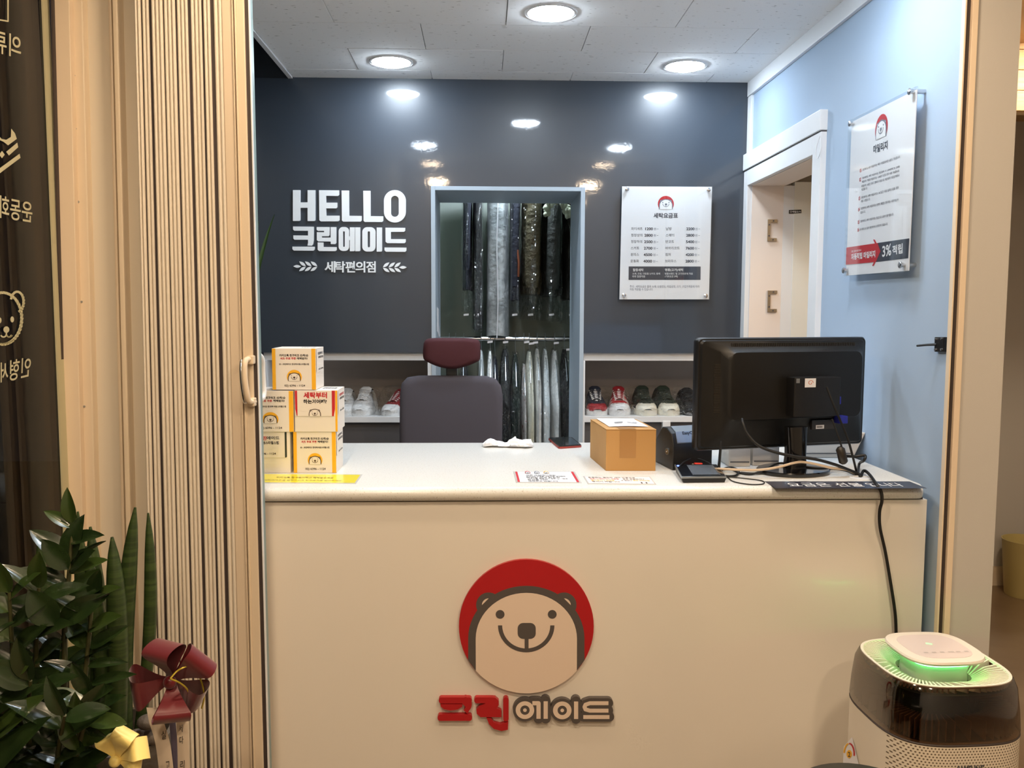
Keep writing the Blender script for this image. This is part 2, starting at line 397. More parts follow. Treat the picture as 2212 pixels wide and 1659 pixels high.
# night outside: pavement and a dark facade across the street
struct(B(-9, LEFT_X-.06, -6, 9, -.15, -.06).build('ground_street', mat('wet asphalt', (46, 46, 48), .5)))
struct(B(-9.3, -9, -6, 9, -.06, 6).build('wall_street', mat('dark facade', (58, 54, 50), .8)))
film = mat('frosted film', (190, 184, 150), .6)
GX = planeX(LEFT_X)
fm = MB().box(LEFT_X-.0035, LEFT_X, FY0, FY1, .05, CEIL_Z).build('film_strip', film, gl)
# frosted lettering and pictograms on the glass, mirrored because it faces the street
lt = MB()
z = zm(0, 0, 3.687)
def wtext(body, qs): lt.text(body, qs, GX, 0, .0006, .01)
# corners given as text TL, TR, BR, BL: the text runs from right to left seen from in here
wtext('의류', [(47, 79), (-14, 62), (-14, 112), (46, 127)])
wtext('운동화', [(71, 437), (-3, 421), (-3, 470), (70, 482)])
wtext('인형세', [(68, 770), (-3, 783), (-3, 830), (66, 813)])
lt.flat(thick([(18, -5), (18, 46), (-5, 42)], 3), GX)
# shoe pictogram
lt.flat([[(25, 278), (33, 288), (37, 300), (18, 314), (8, 306), (-6, 300), (-6, 288), (4, 300), (14, 302), (24, 296)], [(38, 308), (40, 318), (20, 336), (14, 328)], [(43, 332), (45, 341), (-6, 379), (-6, 368)],
         [(5, 326), (11, 334), (5, 342), (-1, 334)]], GX)
# bear pictogram
lt.flat(thick(arc(6, 688, 42, 56, -1.9, 1.9, 26), 6), GX)
lt.flat(thick(arc(38, 652, 14, 22, -2.9, 1.35, 14), 5), GX)
lt.flat([circ(27, 690, 4, 14, 6.5), circ(0, 692, 4, 14, 6.5), circ(14.5, 712, 6.5, 16, 7)], GX)
lt.flat(thick([(14.5, 714), (14.5, 724)], 3)+thick(arc(8.5, 722, 6, 6, 0, 2.8, 8), 3.2)+thick(arc(20.5, 722, 6, 6, 3.1, .3, 8), 3.2), GX)
lt.build('window_lettering', film, gl)
jm = MB(); post(jm, 109, 112.5, JY-.012, JY+.06); jmb = struct(jm.build('trim_6', M['rubber']))
jm = MB(); post(jm, 112, 149.5, JY, JY+.07); a = jm.build('jamb_profile', mat('warm white aluminium', (230, 210, 184), .4), jmb, bevel=.002)
jm = MB(); post(jm, 150.5, 178, JY+.02, JY+.07); a = jm.build('jamb_profile', M['cream'], jmb, bevel=.003)
for x, y in ((160, 163), (163, 278), (169, 436), (176, 652), (182, 878)):
    p = atY(x, y, JY+.02)
    MB().cyl(p+V((0, .002, 0)), p+V((0, -.002, 0)), .0035, 10, .0025).build('screw', M['silver'], a)
jm = MB(); post(jm, 178.5, 290, JY+.045, JY+.09); jm.build('jamb_panel', M['cream2'], jmb)
jm = MB(); post(jm, 179, 184, JY+.035, JY+.06).add([], []); post(jm, 233, 240, JY+.025, JY+.06); post(jm, 242, 253, JY+.010, JY+.06); jm.build('jamb_ridge', M['cream'], jmb, bevel=.003)
struct(B(LEFT_X, WX0, ROOM_Y-.06, ROOM_Y+.05, 2.447, CEIL_Z).build('trim_7', M['cream']))          # door track overhead
# folding door, pushed to the left
fd = thing('folding_door', 'cream accordion folding door pushed to the left of the counter', 'door', (-.7, 2.05, 0))
DY = 2.055
def fold(p0, p1, n, Yf=DY, depth=.10):
    mb = MB(); sec = []
    n2 = max(2, int(round((p1-p0)/7.6)))
    pr = []
    for i in range(n2):
        a = p0+(p1-p0)*i/n2; b = p0+(p1-p0)*(i+1)/n2
        for q, dy in ((.0, .0075), (.10, .003), (.28, .0006), (.5, 0), (.72, .0006), (.90, .003)): pr.append((a+(b-a)*q, Yf+dy))
    pr += [(p1-.2, Yf+depth), (p0+.2, Yf+depth)]
    rings = []
    for zz in (0.005, 1.2, 2.44): rings.append([V((XL_(x, zz, Yf), y, zz)) for x, y in pr])
    return mb.loft(rings)
for p0, p1 in ((288, 301.2), (304.6, 320.2), (324.4, 349.4), (351.6, 376.4), (379.6, 404.6), (409.2, 434.5), (436.6, 452.6), (459, 478)):
    fold(p0, p1, 2, DY+.004*math.sin(p0)).build('fold_panel', M['cream3'], fd, smooth=50)
hb = MB()
for p0, p1 in ((299, 306), (319, 326), (348.5, 352.5), (375.5, 380.5), (403.5, 410.5), (433.5, 437.5), (451.5, 460.5)): post(hb, p0, p1, DY+.006, DY+.10, .005)
hb.build('hinge_shade_strip', M['rubber'], fd)  # dark strips stand in for the shade in the gaps between folds
hb = MB(); post(hb, 478, 504, DY+.002, DY+.095, .005); hb.build('lead_panel', mat('lead panel', (224, 206, 182), .4), fd, bevel=.002)
hb = MB(); post(hb, 499, 502, DY-.004, DY+.05, .005); post(hb, 504.5, 508.5, DY-.006, DY+.06, .005); post(hb, 508.5, 526.5, DY-.004, DY+.06, .005); hb.build('lead_post', M['cream'], fd, bevel=.002)
hb = MB(); post(hb, 527, 535.6, DY+.002, DY+.02, .005); hb.build('rubber_seal', M['rubber'], fd)
hb = MB(); post(hb, 527, 536.4, DY+.021, DY+.058, .005); hb.build('post_inner_face', mat('white aluminium in painted shade', (128, 152, 152), .4), fd)  # white inner face of the post, its cool shade put into the colour
hb = MB(); post(hb, 535.8, 538, DY+.002, DY+.012, .005); post(hb, 535.8, 537, DY+.012, DY+.02, .005); hb.build('seal_edge', M['white'], fd)
# handles, one each side
hp = DY-.004
def P2(x, y, d): return atY(x, y, hp-d)
pts = [(546, 777, 0), (536, 776, .016), (529.5, 780, .028), (528, 795, .034), (529, 822, .036), (533, 850, .033), (537, 866, .026), (545, 868, .012), (549, 868, 0)]
hd = MB().tube(smoothpath([P2(*p) for p in pts], 4), .0068, 10).build('pull_handle', M['cream'], fd, smooth=50)
cp = [(521.5, 777, .02), (521, 800, .03), (523, 830, .033), (527, 858, .03), (530, 871, .02)]
MB().tube(smoothpath([P2(*p) for p in cp], 4), [.003]+[.0045]*15+[.003]*1, 8).build('handle_trim', M['chrome'], hd, smooth=50)
for q in ((544, 777), (546.5, 868)):
    c = P2(q[0], q[1], .004); MB().box(c.x-.010, c.x+.007, c.y-.012, hp+.004, c.z-.010, c.z+.010).build('handle_foot', M['cream'], hd, bevel=.003)
hb2 = [(550, 768, -.055), (560, 768, -.075), (566, 780, -.088), (566.5, 800, -.092), (568, 830, -.092), (569, 850, -.088), (565, 861, -.075), (553, 861, -.055)]
MB().tube(smoothpath([P2(*p) for p in hb2], 4), .0075, 10).build('pull_handle', M['white'], fd, smooth=50)
# right jamb that receives the door
jy = ROOM_Y+.02
def XR_(px): return atY(px, 650, jy).x
s = XR_(2066)
rj = struct(MB().box(s-.0108, s-.0064, jy, ROOM_Y+.0365, 0, 2.445).build('trim_8', M['cream'], bevel=.0015))
MB().box(s-.0062, s+.0052, jy+.006, ROOM_Y+.036, 0, 2.445).build('jamb_groove', M['rubber'], rj)
MB().box(s+.0055, s+.0205, jy-.003, ROOM_Y+.0365, 0, 2.445).build('jamb_profile', mat('warm white aluminium', (230, 210, 184), .4), rj, bevel=.0015)
# ================================================================== LAMPS
LP = [(atZ(845, 133, CEIL_Z), 0), (atZ(1480, 142, CEIL_Z), 0), (atZ(1190, 27, CEIL_Z), 0)]
def mirror_lamp(px, py):       # lamp seen only as a reflection in the glossy wall
    d = ray(px, py); t = (CEIL_Z-1.5)/d.z; p = CAM+d*t; return V((p.x, 2*BACK_Y-p.y, CEIL_Z))
LP += [(mirror_lamp(917, 313), 0), (mirror_lamp(1338, 318), 0), (mirror_lamp(932, 350), 1), (mirror_lamp(1305, 353), 1), (mirror_lamp(945, 392), 1), (mirror_lamp(1272, 400), 1)]
names = ['back left of the staff ceiling, over the lettering', 'back right of the staff ceiling, over the price board', 'middle of the staff ceiling, nearest in view',
         'front left of the staff ceiling', 'front right of the staff ceiling', 'customer ceiling, left near the door track', 'customer ceiling, right near the door track', 'customer ceiling, left rear', 'customer ceiling, right rear']
def lamp(p, warm, label, power, col, R=.075):
    p = V(p)
    t = thing('downlight', label, 'ceiling light', (p.x, p.y, p.z-.004), 'recessed round downlights')
    MB().lathe([(R+.012, -.004), (R+.014, -.0015), (R+.014, .003), (R, .003), (R, -.001), (R+.004, -.004)], p, 40, caps=False).build('rim', M['white'], t, smooth=50)
    MB().lathe([(.0005, -.018), (R*.6, -.0155), (R*.88, -.009), (R-.001, -.001), (R-.001, .004)], p, 40).build('lens', glow('lens '+('warm' if warm else 'cool')+str(power), col, power), t)
for (p, wm), nm in zip(LP, names):
    lamp(p, wm, ('warm' if wm else 'cool white')+' round downlight, '+nm, (WARM_P if p.y > 1.2 else WARM_FRONT) if wm else COOL_P, WARM if wm else COOL)
lamp((.13, 4.41, 2.6), 0, 'round downlight, unseen, added above the garments in the store', CLOSET_P, COOL)  # unseen lamp added to brighten the hanging garments
lamp((2.3, 1.2, CEIL_Z), 1, 'warm round downlight over the right of the hall', HALL_P, WARM)
lamp((2.2, 3.0, CEIL_Z), 1, 'warm round downlight over the passage', HALL_P*2.2, WARM)


lamp((-.35, -.25, CEIL_Z), 1, 'warm round downlight, unseen, added behind the camera, left', WARM_FRONT, WARM)  # added out of view to light the counter front head-on
lamp((.85, -.35, CEIL_Z), 1, 'warm round downlight, unseen, added behind the camera, right', WARM_FRONT, WARM)  # second added lamp, also unseen, for the counter front
# ================================================================== BEAR EMBLEM (printed or cut), unit radius about (cx, cy)
def bear(P, cx, cy, R, h, parent, disc=None, dark=None, face=None, full=False, thk=0, cut=.60, aspect=1.0, feat=1.0, stand=True):
    def q(x, y): return (cx+(x-892)/545*R, cy+(y-642)/545*R*aspect)
    def Q(pts): return [q(*p) for p in pts]
    yb = 642+545*cut
    def dome(a, b, cyy, n=30): return [(892-a*math.cos(math.pi*i/n), cyy-b*math.sin(math.pi*i/n)) for i in range(n+1)]
    def on(xo): return 642+math.sqrt(max(0, 545**2-(xo-892)**2))
    d = .0005
    if disc:
        if full: pts = circ(892, 642, 545, 72)
        else:
            a = math.asin(cut); pts = arc(892, 642, 545, 545, math.pi-a, 2*math.pi+a, 40)
        MB().flat([Q(pts)], P, h, h+thk+d).build('emblem_disc', disc, parent)
    if dark:
        h2 = h+thk+d
        mb = MB()
        ya = on(422) if full else yb; yi = on(482) if full else yb
        o = [(422, ya)]+dome(470, 430, 740)+[(1362, ya)]
        if full: o += [(1300, yi), (482, yi)]
        mb.flat([Q(o)], P, h2, h2+d)
        if not full and not disc: pass
        mb.flat([Q(circ(588, 466, 102, 26)), Q(circ(1196, 466, 102, 26))], P, h2, h2+d*.8)
        mb.build('bear_outline', dark, parent)
        if face:
            fb = MB()
            if full:
                a0 = math.atan2(on(1300)-642, 408); low = arc(892, 642, 545, 545, a0, math.pi-a0, 30)
                f = dome(409, 376, 743)+low
            else: f = [(482, yb+6)]+dome(409, 376, 743)+[(1300, yb+6)]
            fb.flat([Q(f)], P, h2, h2+2*d)
            for sx in (1, -1):
                e = arc(588, 467, 55, 55, math.pi, 1.5*math.pi, 8)
                e = [(892+(x-892)*sx, y) for x, y in e]
                fb.flat([Q(e)], P, h2, h2+1.6*d)
            fb.build('bear_face', face, parent)
        h3 = h2+2*d
        for ex in (680, 1101): MB().flat([Q(circ(ex, 542, 36*feat, 20))], P, h3, h3+d).build('bear_eye', dark, parent)
        nb = MB().flat([Q(rrect(822, 612, 968, 742, 44))]+[Q([(878, 735), (910, 735), (910, 835), (878, 835)])], P, h3, h3+d*1.2).build('bear_nose', dark, parent)
        MB().flat([Q(arc(891, 632, 228, 220, 0, math.pi, 30)+arc(891, 632, 194, 188, math.pi, 0, 30))], P, h3, h3+d).build('bear_mouth', dark, parent)

# ================================================================== COUNTER
CT, CF, CB = 1.05, 2.183, 2.954
ct = thing('service_counter', 'white laminate service counter with a speckled stone worktop and bear emblem front', 'counter', (.2, 2.55, 0))
xr = min(atZ(2024, 1060, CT).x, RIGHT_X-.004)
prof = [(CF+.018, CT-.036)]+[(CF+.018-.018*math.sin(math.pi*i/10), CT-.018-.018*math.cos(math.pi*i/10)) for i in range(1, 10)]+[(CF+.018, CT), (CB-.015, CT), (CB, CT-.012), (CB, CT-.036)]
wt = MB(); XE = xr
def rim(x, ins): return [V((x, y+(ins if y < CF+.03 else 0), z)) for y, z in prof]
wt.loft([rim(-.80, 0), rim(XE-.02, 0), rim(XE-.009, .0012), rim(XE-.003, .006), rim(XE, .016)])
wt.build('worktop', M['stone'], ct, smooth=35)
xbr = min(atY(2012, 1300, CF+.02).x, RIGHT_X-.016)
MB().box(-.79, xbr, CF+.022, CB-.05, .06, CT-.0395).build('body', M['whitegloss'], ct, bevel=.0015)
MB().box(-.78, xbr-.01, CF+.026, CB-.06, CT-.041, CT-.034).build('shadow_gap', M['rubber'], ct)
MB().box(-.78, xbr-.02, CF+.07, CB-.1, 0, .062).build('plinth', M['greypanel'], ct)
# emblem and lettering on the counter front
PF = planeY(CF+.022)
lg = thing('counter_emblem', 'round red bear emblem panel on the front of the counter', 'sign', (atY(1136, 1350, CF+.02).x, CF+.02, atY(1136, 1494, CF).z))
bear(PF, 1136.5, 1350, 145, 0, lg, M['redlogo'], M['darklogo'], M['facelogo'], full=True, thk=.010, aspect=.99)
Z = zm(900, 1180, 3.771)
def T_(pts): return [Z(*p) for p in pts]
cl = thing('counter_lettering', 'raised shop name lettering in red and dark grey under the bear emblem', 'sign', (atY(1133, 1540, CF+.02).x, CF+.02, atY(1133, 1575, CF).z))
s1 = [T_(rrect(182, 1212, 450, 1262, 22)), T_(arc(392, 1270, 58, 62, -math.pi/2, .9, 12)+[(415, 1345), (385, 1318), (400, 1290), (375, 1265)]),
      T_([(196, 1268), (375, 1268), (370, 1290), (335, 1310), (280, 1318), (225, 1308), (200, 1288)]), T_(rrect(173, 1352, 452, 1402, 20))]
s2 = [T_(rrect(470, 1212, 640, 1260, 20)), T_([(600, 1212), (640, 1214), (668, 1240), (668, 1275), (650, 1300), (690, 1320), (690, 1372), (520, 1372), (490, 1345), (486, 1310), (510, 1285), (560, 1262)]),
      T_(rrect(704, 1212, 748, 1406, 20)), T_([(570, 1380), (605, 1380), (630, 1418), (680, 1432), (745, 1412), (742, 1474), (690, 1484), (630, 1468), (590, 1430)])]
for g in (s1, s2): MB().flat(g, PF, 0, .014).build('letter', M['redlogo'], cl)
def dark_letter(strokes, rings=()):
    db = MB(); pb = MB()
    for pth, w in strokes:
        pts = T_(pth); db.flat(thick(pts, (w+46)/3.771, True), PF, 0, .014)
        pb.flat(thick(pts, w/3.771, False), PF, .014, .0148)
    for (x, y, rx, ry) in rings:
        c = Z(x, y)
        db.flat([circ(c[0], c[1], (rx+22)/3.771, 36, (ry+22)/3.771)], PF, 0, .0141)
        pb.flat([[circ(c[0], c[1], rx/3.771, 36, ry/3.771), circ(c[0], c[1], 38/3.771, 30)]], PF, .014, .0148)
        pb.flat([circ(c[0], c[1], 15/3.771, 14)], PF, .014, .0148)
    o = db.build('letter', M['darklogo'], cl); pb.build('letter_face', M['facelogo'], o)
dark_letter([([(940, 1258), (990, 1258), (990, 1384)], 34), ([(1048, 1242), (1048, 1384)], 34)], [(880, 1314, 75, 72)])
dark_letter([([(1294, 1244), (1294, 1386)], 34)], [(1182, 1316, 75, 72)])
dark_letter([([(1556, 1258), (1405, 1258), (1370, 1270), (1362, 1288), (1370, 1308), (1405, 1318), (1556, 1318)], 32), ([(1352, 1370), (1564, 1370)], 32)])

# ================================================================== LETTERING ON THE NAVY WALL
PW = planeY(BACK_Y)
wl = thing('wall_lettering', 'white raised lettering with laurel sprigs on the navy wall', 'sign', (atY(755, 500, BACK_Y).x, BACK_Y, atY(755, 592, BACK_Y).z))
Z5 = zm(540, 380, 5.53)
def L5(*pts): return [Z5(*p) for p in pts]
def rl(x0, y0, x1, y1, r=14):      # block stroke with rounded lower right corner
    return L5((x0, y0), (x1, y0), *[(x1-r+r*math.cos(a), y1-r+r*math.sin(a)) for a in (0, .5, 1.05, 1.57)], (x0, y1))
LET = [
 [rl(517, 172, 605, 540), rl(692, 173, 784, 541), L5((600, 318), (700, 318), (700, 383), (600, 383))],
 [L5((828, 173), (1068, 175), (1068, 228), (1054, 242), (912, 240), (913, 322), (1046, 322), (1046, 376), (1032, 390), (913, 390), (914, 477), (1073, 477), (1073, 530), (1058, 545), (848, 545), (832, 530))],
 [L5((1097, 177), (1186, 177), (1188, 478), (1338, 480), (1338, 534), (1324, 548), (1116, 548), (1101, 534))],
 [L5((1355, 180), (1442, 180), (1444, 482), (1594, 484), (1594, 538), (1580, 552), (1374, 552), (1359, 538))],
 [[L5(*rrect(1602, 172, 1864, 558, 128, 9)), L5(*rrect(1687, 240, 1779, 490, 45, 7))]],
 # second row
 [L5((519, 606), (765, 609), (765, 770), (758, 815), (744, 835), (690, 834), (698, 800), (697, 764), (535, 764), (522, 750), (522, 712), (697, 714), (697, 657), (533, 656), (519, 642)),
  L5((511, 846), (777, 847), (777, 878), (762, 895), (528, 893), (511, 876))],
 [L5((800, 612), (955, 613), (955, 708), (942, 722), (862, 722), (862, 738), (967, 738), (967, 613), (1034, 613), (1034, 802), (1020, 816), (968, 815), (968, 785), (818, 783), (802, 768), (802, 674), (889, 675), (889, 658), (815, 658), (800, 645)),
  L5((812, 795), (880, 796), (880, 850), (1038, 852), (1038, 886), (1022, 900), (830, 899), (812, 882))],
 [[L5(*rrect(1062, 612, 1188, 898, 52, 7)), L5(*rrect(1114, 662, 1136, 850, 11, 4))], L5((1180, 722), (1200, 722), (1200, 768), (1180, 768)), rl(1196, 616, 1255, 901), rl(1260, 616, 1320, 901)],
 [[L5(*rrect(1344, 614, 1502, 905, 58, 7)), L5(*rrect(1408, 662, 1436, 855, 14, 4))], rl(1516, 618, 1580, 906)],
 [L5((1620, 620), (1856, 622), (1856, 656), (1842, 670), (1685, 670), (1685, 756), (1862, 757), (1862, 790), (1848, 806), (1640, 804), (1622, 788)), L5((1609, 856), (1870, 858), (1870, 893), (1856, 909), (1626, 907), (1609, 890))]]
for polys in LET:
    MB().flat(polys, PW, 0, .008).build('letter', M['signwhite'], wl)
for ch, x0, x1 in (('세', 893, 1022), ('탁', 1020, 1140), ('편', 1142, 1256), ('의', 1262, 1378), ('점', 1388, 1503)):
    MB().text(ch, (*Z5(x0, 1020), *Z5(x1, 1154)), PW, 0, .006, .022).build('letter', M['signwhite'], wl)
def leafp(x0, y0, x1, y1, w):
    L = math.hypot(x1-x0, y1-y0); nx, ny = -(y1-y0)/L, (x1-x0)/L
    a = [(x0+(x1-x0)*i/8+nx*w*math.sin(math.pi*i/8), y0+(y1-y0)*i/8+ny*w*math.sin(math.pi*i/8)) for i in range(9)]
    b = [(x0+(x1-x0)*i/8-nx*w*math.sin(math.pi*i/8), y0+(y1-y0)*i/8-ny*w*math.sin(math.pi*i/8)) for i in range(7, 0, -1)]
    return L5(*(a+b))
for mirror in (0, 1):
    lv = [(520, 1080, 612, 1082)]
    for k in range(3): lv += [(592+68*k, 1022, 668+68*k, 1080), (590+68*k, 1138, 668+68*k, 1086)]
    for a in lv:
        x0, y0, x1, y1 = a
        if mirror: x0, x1, y0, y1 = 2394-x0, 2394-x1, y0+12, y1+12
        MB().flat([leafp(x0, y0, x1, y1, 17)], PW, 0, .006).build('laurel_leaf', M['signwhite'], wl)

# ================================================================== ACRYLIC BOARDS
def standoff(P, x, y, t, r, h0, h1):
    a, b = P(x, y, h0), P(x, y, h1); ax = (b-a).normalized()
    mb = MB().tube([a, b-ax*.004, b-ax*.004, b-ax*.001, b], [r*.7, r*.7, r, r, r*.85], 20)
    return mb.build('standoff', M['chrome'], t, smooth=40)
# --- price board on the back wall
Zp = zm(1300, 380, 5.53)
TH = .03
PB = planeY(BACK_Y-TH)
pb = thing('price_board', 'clear acrylic price board with two columns of laundry prices on the navy wall', 'sign', (atY(1438, 525, BACK_Y).x, BACK_Y, atY(1438, 647, BACK_Y).z))
c4 = [Zp(238, 116), Zp(1324, 122), Zp(1284, 1480), Zp(206, 1480)]
a, b_ = PB(*c4[0]), PB(*c4[2])
def quadbox(mb, q, P, h0, h1): return mb.hexa([P(*q[3], h0), P(*q[2], h0), P(*q[1], h0), P(*q[0], h0), P(*q[3], h1), P(*q[2], h1), P(*q[1], h1), P(*q[0], h1)])
quadbox(MB(), [Zp(244, 124), Zp(1318, 130), Zp(1280, 1474), Zp(211, 1474)], PB, -.004, -.002).build('print_sheet', M['paper'], pb)
def on_sheet(Zc, cs):
    """position given as crop pixels"""
    return lambda x, y, h=0: PB(*Zc(x, y), h)
PP = on_sheet(Zp, c4)
H0 = -.002
bear(PP, 766, 334, 96, H0, pb, M['printred'], M['printgrey'], M['printwhite'], cut=.66, feat=1.1)
def tx(mb, s, x0, y0, x1, y1, bold=.01, P=PP, h=None): mb.text(s, (x0, y0, x1, y1), P, (H0 if h is None else h), (H0 if h is None else h)+.0006, bold)
mb = MB(); tx(mb, '세탁요금표', 618, 442, 910, 505, .03)
for i, (n, p) in enumerate((('와이셔츠', '1200'), ('정장상의', '2800'), ('정장하의', '2500'), ('스커트', '2700'), ('원피스', '4500'), ('운동화', '4000'))):
    y = 612+77.3*i; x = 352-1.7*i; w = 134 if len(n) == 4 else 100
    tx(mb, n, x, y, x+w, y+36, .004); tx(mb, p, 519-3.4*i-(6 if i else 0), y+3, 611-2*i, y+37, .03)
for i, (n, p, w) in enumerate((('남방', '2200', 68), ('스웨터', '2800', 100), ('반코트', '5400', 100), ('바바리코트', '7600', 170), ('점퍼', '4200', 64), ('브라우스', '2800', 134))):
    y = 612+77.3*i
    tx(mb, n, 767-2*i, y, 767-2*i+w, y+36, .004); tx(mb, p, 1010-2*i, y+3, 1109-2*i, y+37, .03)
stuff(mb.build('price_lettering', M['printdark'], pb))
mb = MB()
for i in range(6):
    y = 618+77.3*i
    tx(mb, '원', 622-2*i, y, 650-2*i, y+30, 0); tx(mb, '원', 1117-2*i, y, 1145-2*i, y+30, 0)
    for x in (660, 1156): mb.flat([[(x-2*i, y+14), (x+18-2*i, y+14), (x+18-2*i, y+18), (x-2*i, y+18)]], PP, H0, H0+.0006)
tx(mb, '주의 : 세탁요금은 품목 소재, 오염정도, 작업공정, 크기, 구입가격등에 따라', 335, 1306, 1168, 1338, .004)
tx(mb, '차등 적용될 수 있습니다.', 335, 1340, 612, 1370, .004)
stuff(mb.build('small_lettering', M['printgrey'], pb))
br = MB().flat([[(322, 1081), (1182, 1082), (1180, 1242), (320, 1242)]], PP, H0, H0+.0006).build('print_band', M['printdark'], pb)
mb = MB(); h = H0+.0007
tx(mb, '할증세탁', 372, 1106, 498, 1140, .012, h=h); tx(mb, '명품(고가)세탁', 755, 1106, 974, 1142, .012, h=h)
tx(mb, '소재, 오염, 다림질 난이도 등에', 366, 1156, 696, 1180, 0, h=h); tx(mb, '따라 할증적용', 366, 1188, 518, 1214, 0, h=h)
tx(mb, '명품브랜드 및 고가의류에 적용', 752, 1156, 1088, 1180, 0, h=h); tx(mb, '(기본요금 3배)', 752, 1188, 908, 1216, 0, h=h)
stuff(mb.build('lettering', M['printwhite'], br))
quadbox(MB(), c4, PB, .0015, .0055).build('acrylic_sheet', M['acrylic'], pb)
for x, y in ((298, 160), (1271, 168), (261, 1424), (1237, 1432)): standoff(PP, x, y, pb, .009, -TH, .012)
# --- mileage board on the right wall
TS = .032
PR0 = planeX(RIGHT_X-TS)
Zs = zm(1800, 220, 4.148)
PS = lambda x, y, h=0: PR0(*Zs(x, y), h)
ms = thing('mileage_board', 'clear acrylic loyalty points board with red arrow band on the pale blue wall', 'sign', (RIGHT_X, atX(1905, 590, RIGHT_X).y, atX(1905, 592, RIGHT_X).z))
m4 = [(152, 172), (768, -141), (694, 1525), (112, 1562)]
s4 = [(160, 180), (742, -112), (668, 1513), (108, 1556)]
quadbox(MB(), s4, PS, -.004, -.002).build('print_sheet', M['paper'], ms)
# helper frame on the sheet: a across 0..1, b down 0..1
cs = [PS(*p, -.002) for p in s4]
def PM(a, b, h=0): return (cs[0]*(1-a)+cs[1]*a)*(1-b)+(cs[3]*(1-a)+cs[2]*a)*b+V((-h-.0, 0, 0))
def uv(x, y):      # crop pixel to sheet frame, solved on the plane
    p = PS(x, y, -.002); e1 = cs[1]-cs[0]; e2 = cs[3]-cs[0]; d = p-cs[0]
    a11, a12, a22 = e1.dot(e1), e1.dot(e2), e2.dot(e2); b1, b2 = d.dot(e1), d.dot(e2); D = a11*a22-a12*a12
    return ((b1*a22-b2*a12)/D, (a11*b2-a12*b1)/D)
def line(mb, s, p0, p1, hgt, bold=.008, h=0):
    """a line of print whose lower left and lower right ends are the crop pixels p0, p1 and whose height is hgt pixels at its left"""
    (x0, y0), (x1, y1) = p0, p1
    mb.text(s, [uv(x0+.4, y0-hgt), uv(x1, y1-hgt*1.12), uv(x1, y1), uv(x0, y0)], PM, h, h+.0006, bold)
u0 = uv(426, 238)
SHA = ((cs[1]-cs[0]).length/(cs[3]-cs[0]).length)
PMs = lambda x, y, h=0: PM(x, y*SHA, h)
bear(PMs, u0[0], u0[1]/SHA, .098, 0, ms, M['printred'], M['printgrey'], M['printwhite'], cut=.66, feat=1.1)
mb = MB(); line(mb, '마일리지', (354, 463), (482, 424), 72, .03)
rows = [('크린에이드 세탁 마일리지는 해당 가맹점에서만 사용이 가능합니다.', 256, 620, 596, 501), ('크린에이드 세탁 마일리지는 현금결제 시 1,000원에 3% (30원)', 254, 696, 592, 590),
        ('적립되며, 적립된 마일리지는 1,000점 이상일 경우 사용 가능합니다.', 252, 730, 590, 626), ('마일리지 사용은 프로그램에서 자동으로 계산되어 이용금액에서', 249, 768, 588, 668), ('차감됩니다.', 248, 798, 302, 784),
        ('크린에이드 세탁 마일리지는 365일간 이용 실적이 없을 경우', 245, 870, 583, 776), ('자동 소멸됩니다.', 243, 903, 328, 882),
        ('크린에이드 세탁 마일리지는 운영이 폐점된 경우에는 사용하실 수', 241, 968, 580, 884), ('없습니다.', 239, 1004, 285, 994), ('크린에이드 세탁 마일리지는 현금으로 교환이 불가합니다.', 236, 1082, 538, 1016), ('본 서비스는 일부 매장에서는 운영하지 않습니다.', 233, 1155, 486, 1102)]
for s, x0, y0, x1, y1 in rows: line(mb, s, (x0, y0), (x1, y1), 22, .006)
stuff(mb.build('lettering', M['printdark'], ms))
mb = MB()
for i, (x, y) in enumerate(((233, 634), (229, 716), (222, 884), (218, 984), (215, 1096), (212, 1166))): line(mb, '0%d' % (i+1), (x, y), (x+15, y-5), 32, .02)
stuff(mb.build('numbering', M['printred'], ms))
bandr = [(116, 1306), (396, 1262), (420, 1338), (380, 1432), (110, 1460)]
bd = MB().flat([[uv(*p) for p in [(392, 1262), (678, 1218), (668, 1395), (372, 1434)]]], PM, 0, .0006).build('print_band', M['printdark'], ms)
mb = MB(); line(mb, '3%', (437, 1388), (518, 1372), 96, .02, .0007); line(mb, '적립', (528, 1368), (620, 1354), 82, .03, .0007); stuff(mb.build('lettering', M['printwhite'], bd))
ar = MB().flat([[uv(*p) for p in bandr]]+[[uv(*p) for p in ((355, 1232), (367, 1232), (421, 1336), (358, 1467), (346, 1467), (406, 1338))]], PM, 0, .0012).build('print_arrow', M['printred'], ms)
mb = MB(); line(mb, '자동적립 마일리지', (160, 1418), (376, 1390), 56, .03, .0013); line(mb, '선불 결제 매장에서', (160, 1350), (250, 1338), 18, .0, .0013); stuff(mb.build('lettering', M['printwhite'], ar))
quadbox(MB(), m4, PS, .0015, .0065).build('acrylic_sheet', M['acrylic'], ms)
for x, y in ((178, 196), (718, -92), (122, 1512), (632, 1462)): standoff(PS, x, y, ms, .009, -TS, .013)
# --- small black door catch on the right wall
q = planeX(RIGHT_X)
dk = thing('door_catch', 'small black door catch plate with a lever on the pale blue wall', 'catch', q(2035, 760))
quadbox(MB(), [(2026.5, 728), (2047, 728), (2046, 760), (2026, 760)], q, 0, .010).build('plate', M['black'], dk, bevel=.002)
mb = MB()
mb.tube([q(2030, 744, .008), q(2020, 745, .022), q(2009, 747, .035)], [.0035, .003, .0028], 8); mb.build('lever', M['black'], dk, smooth=40)
for x, y in ((2030, 733), (2042, 732), (2029, 755), (2042, 755)):
    MB().cyl(q(x, y, .009), q(x, y, .0125), .003, 10).build('screw', M['chrome'], dk)
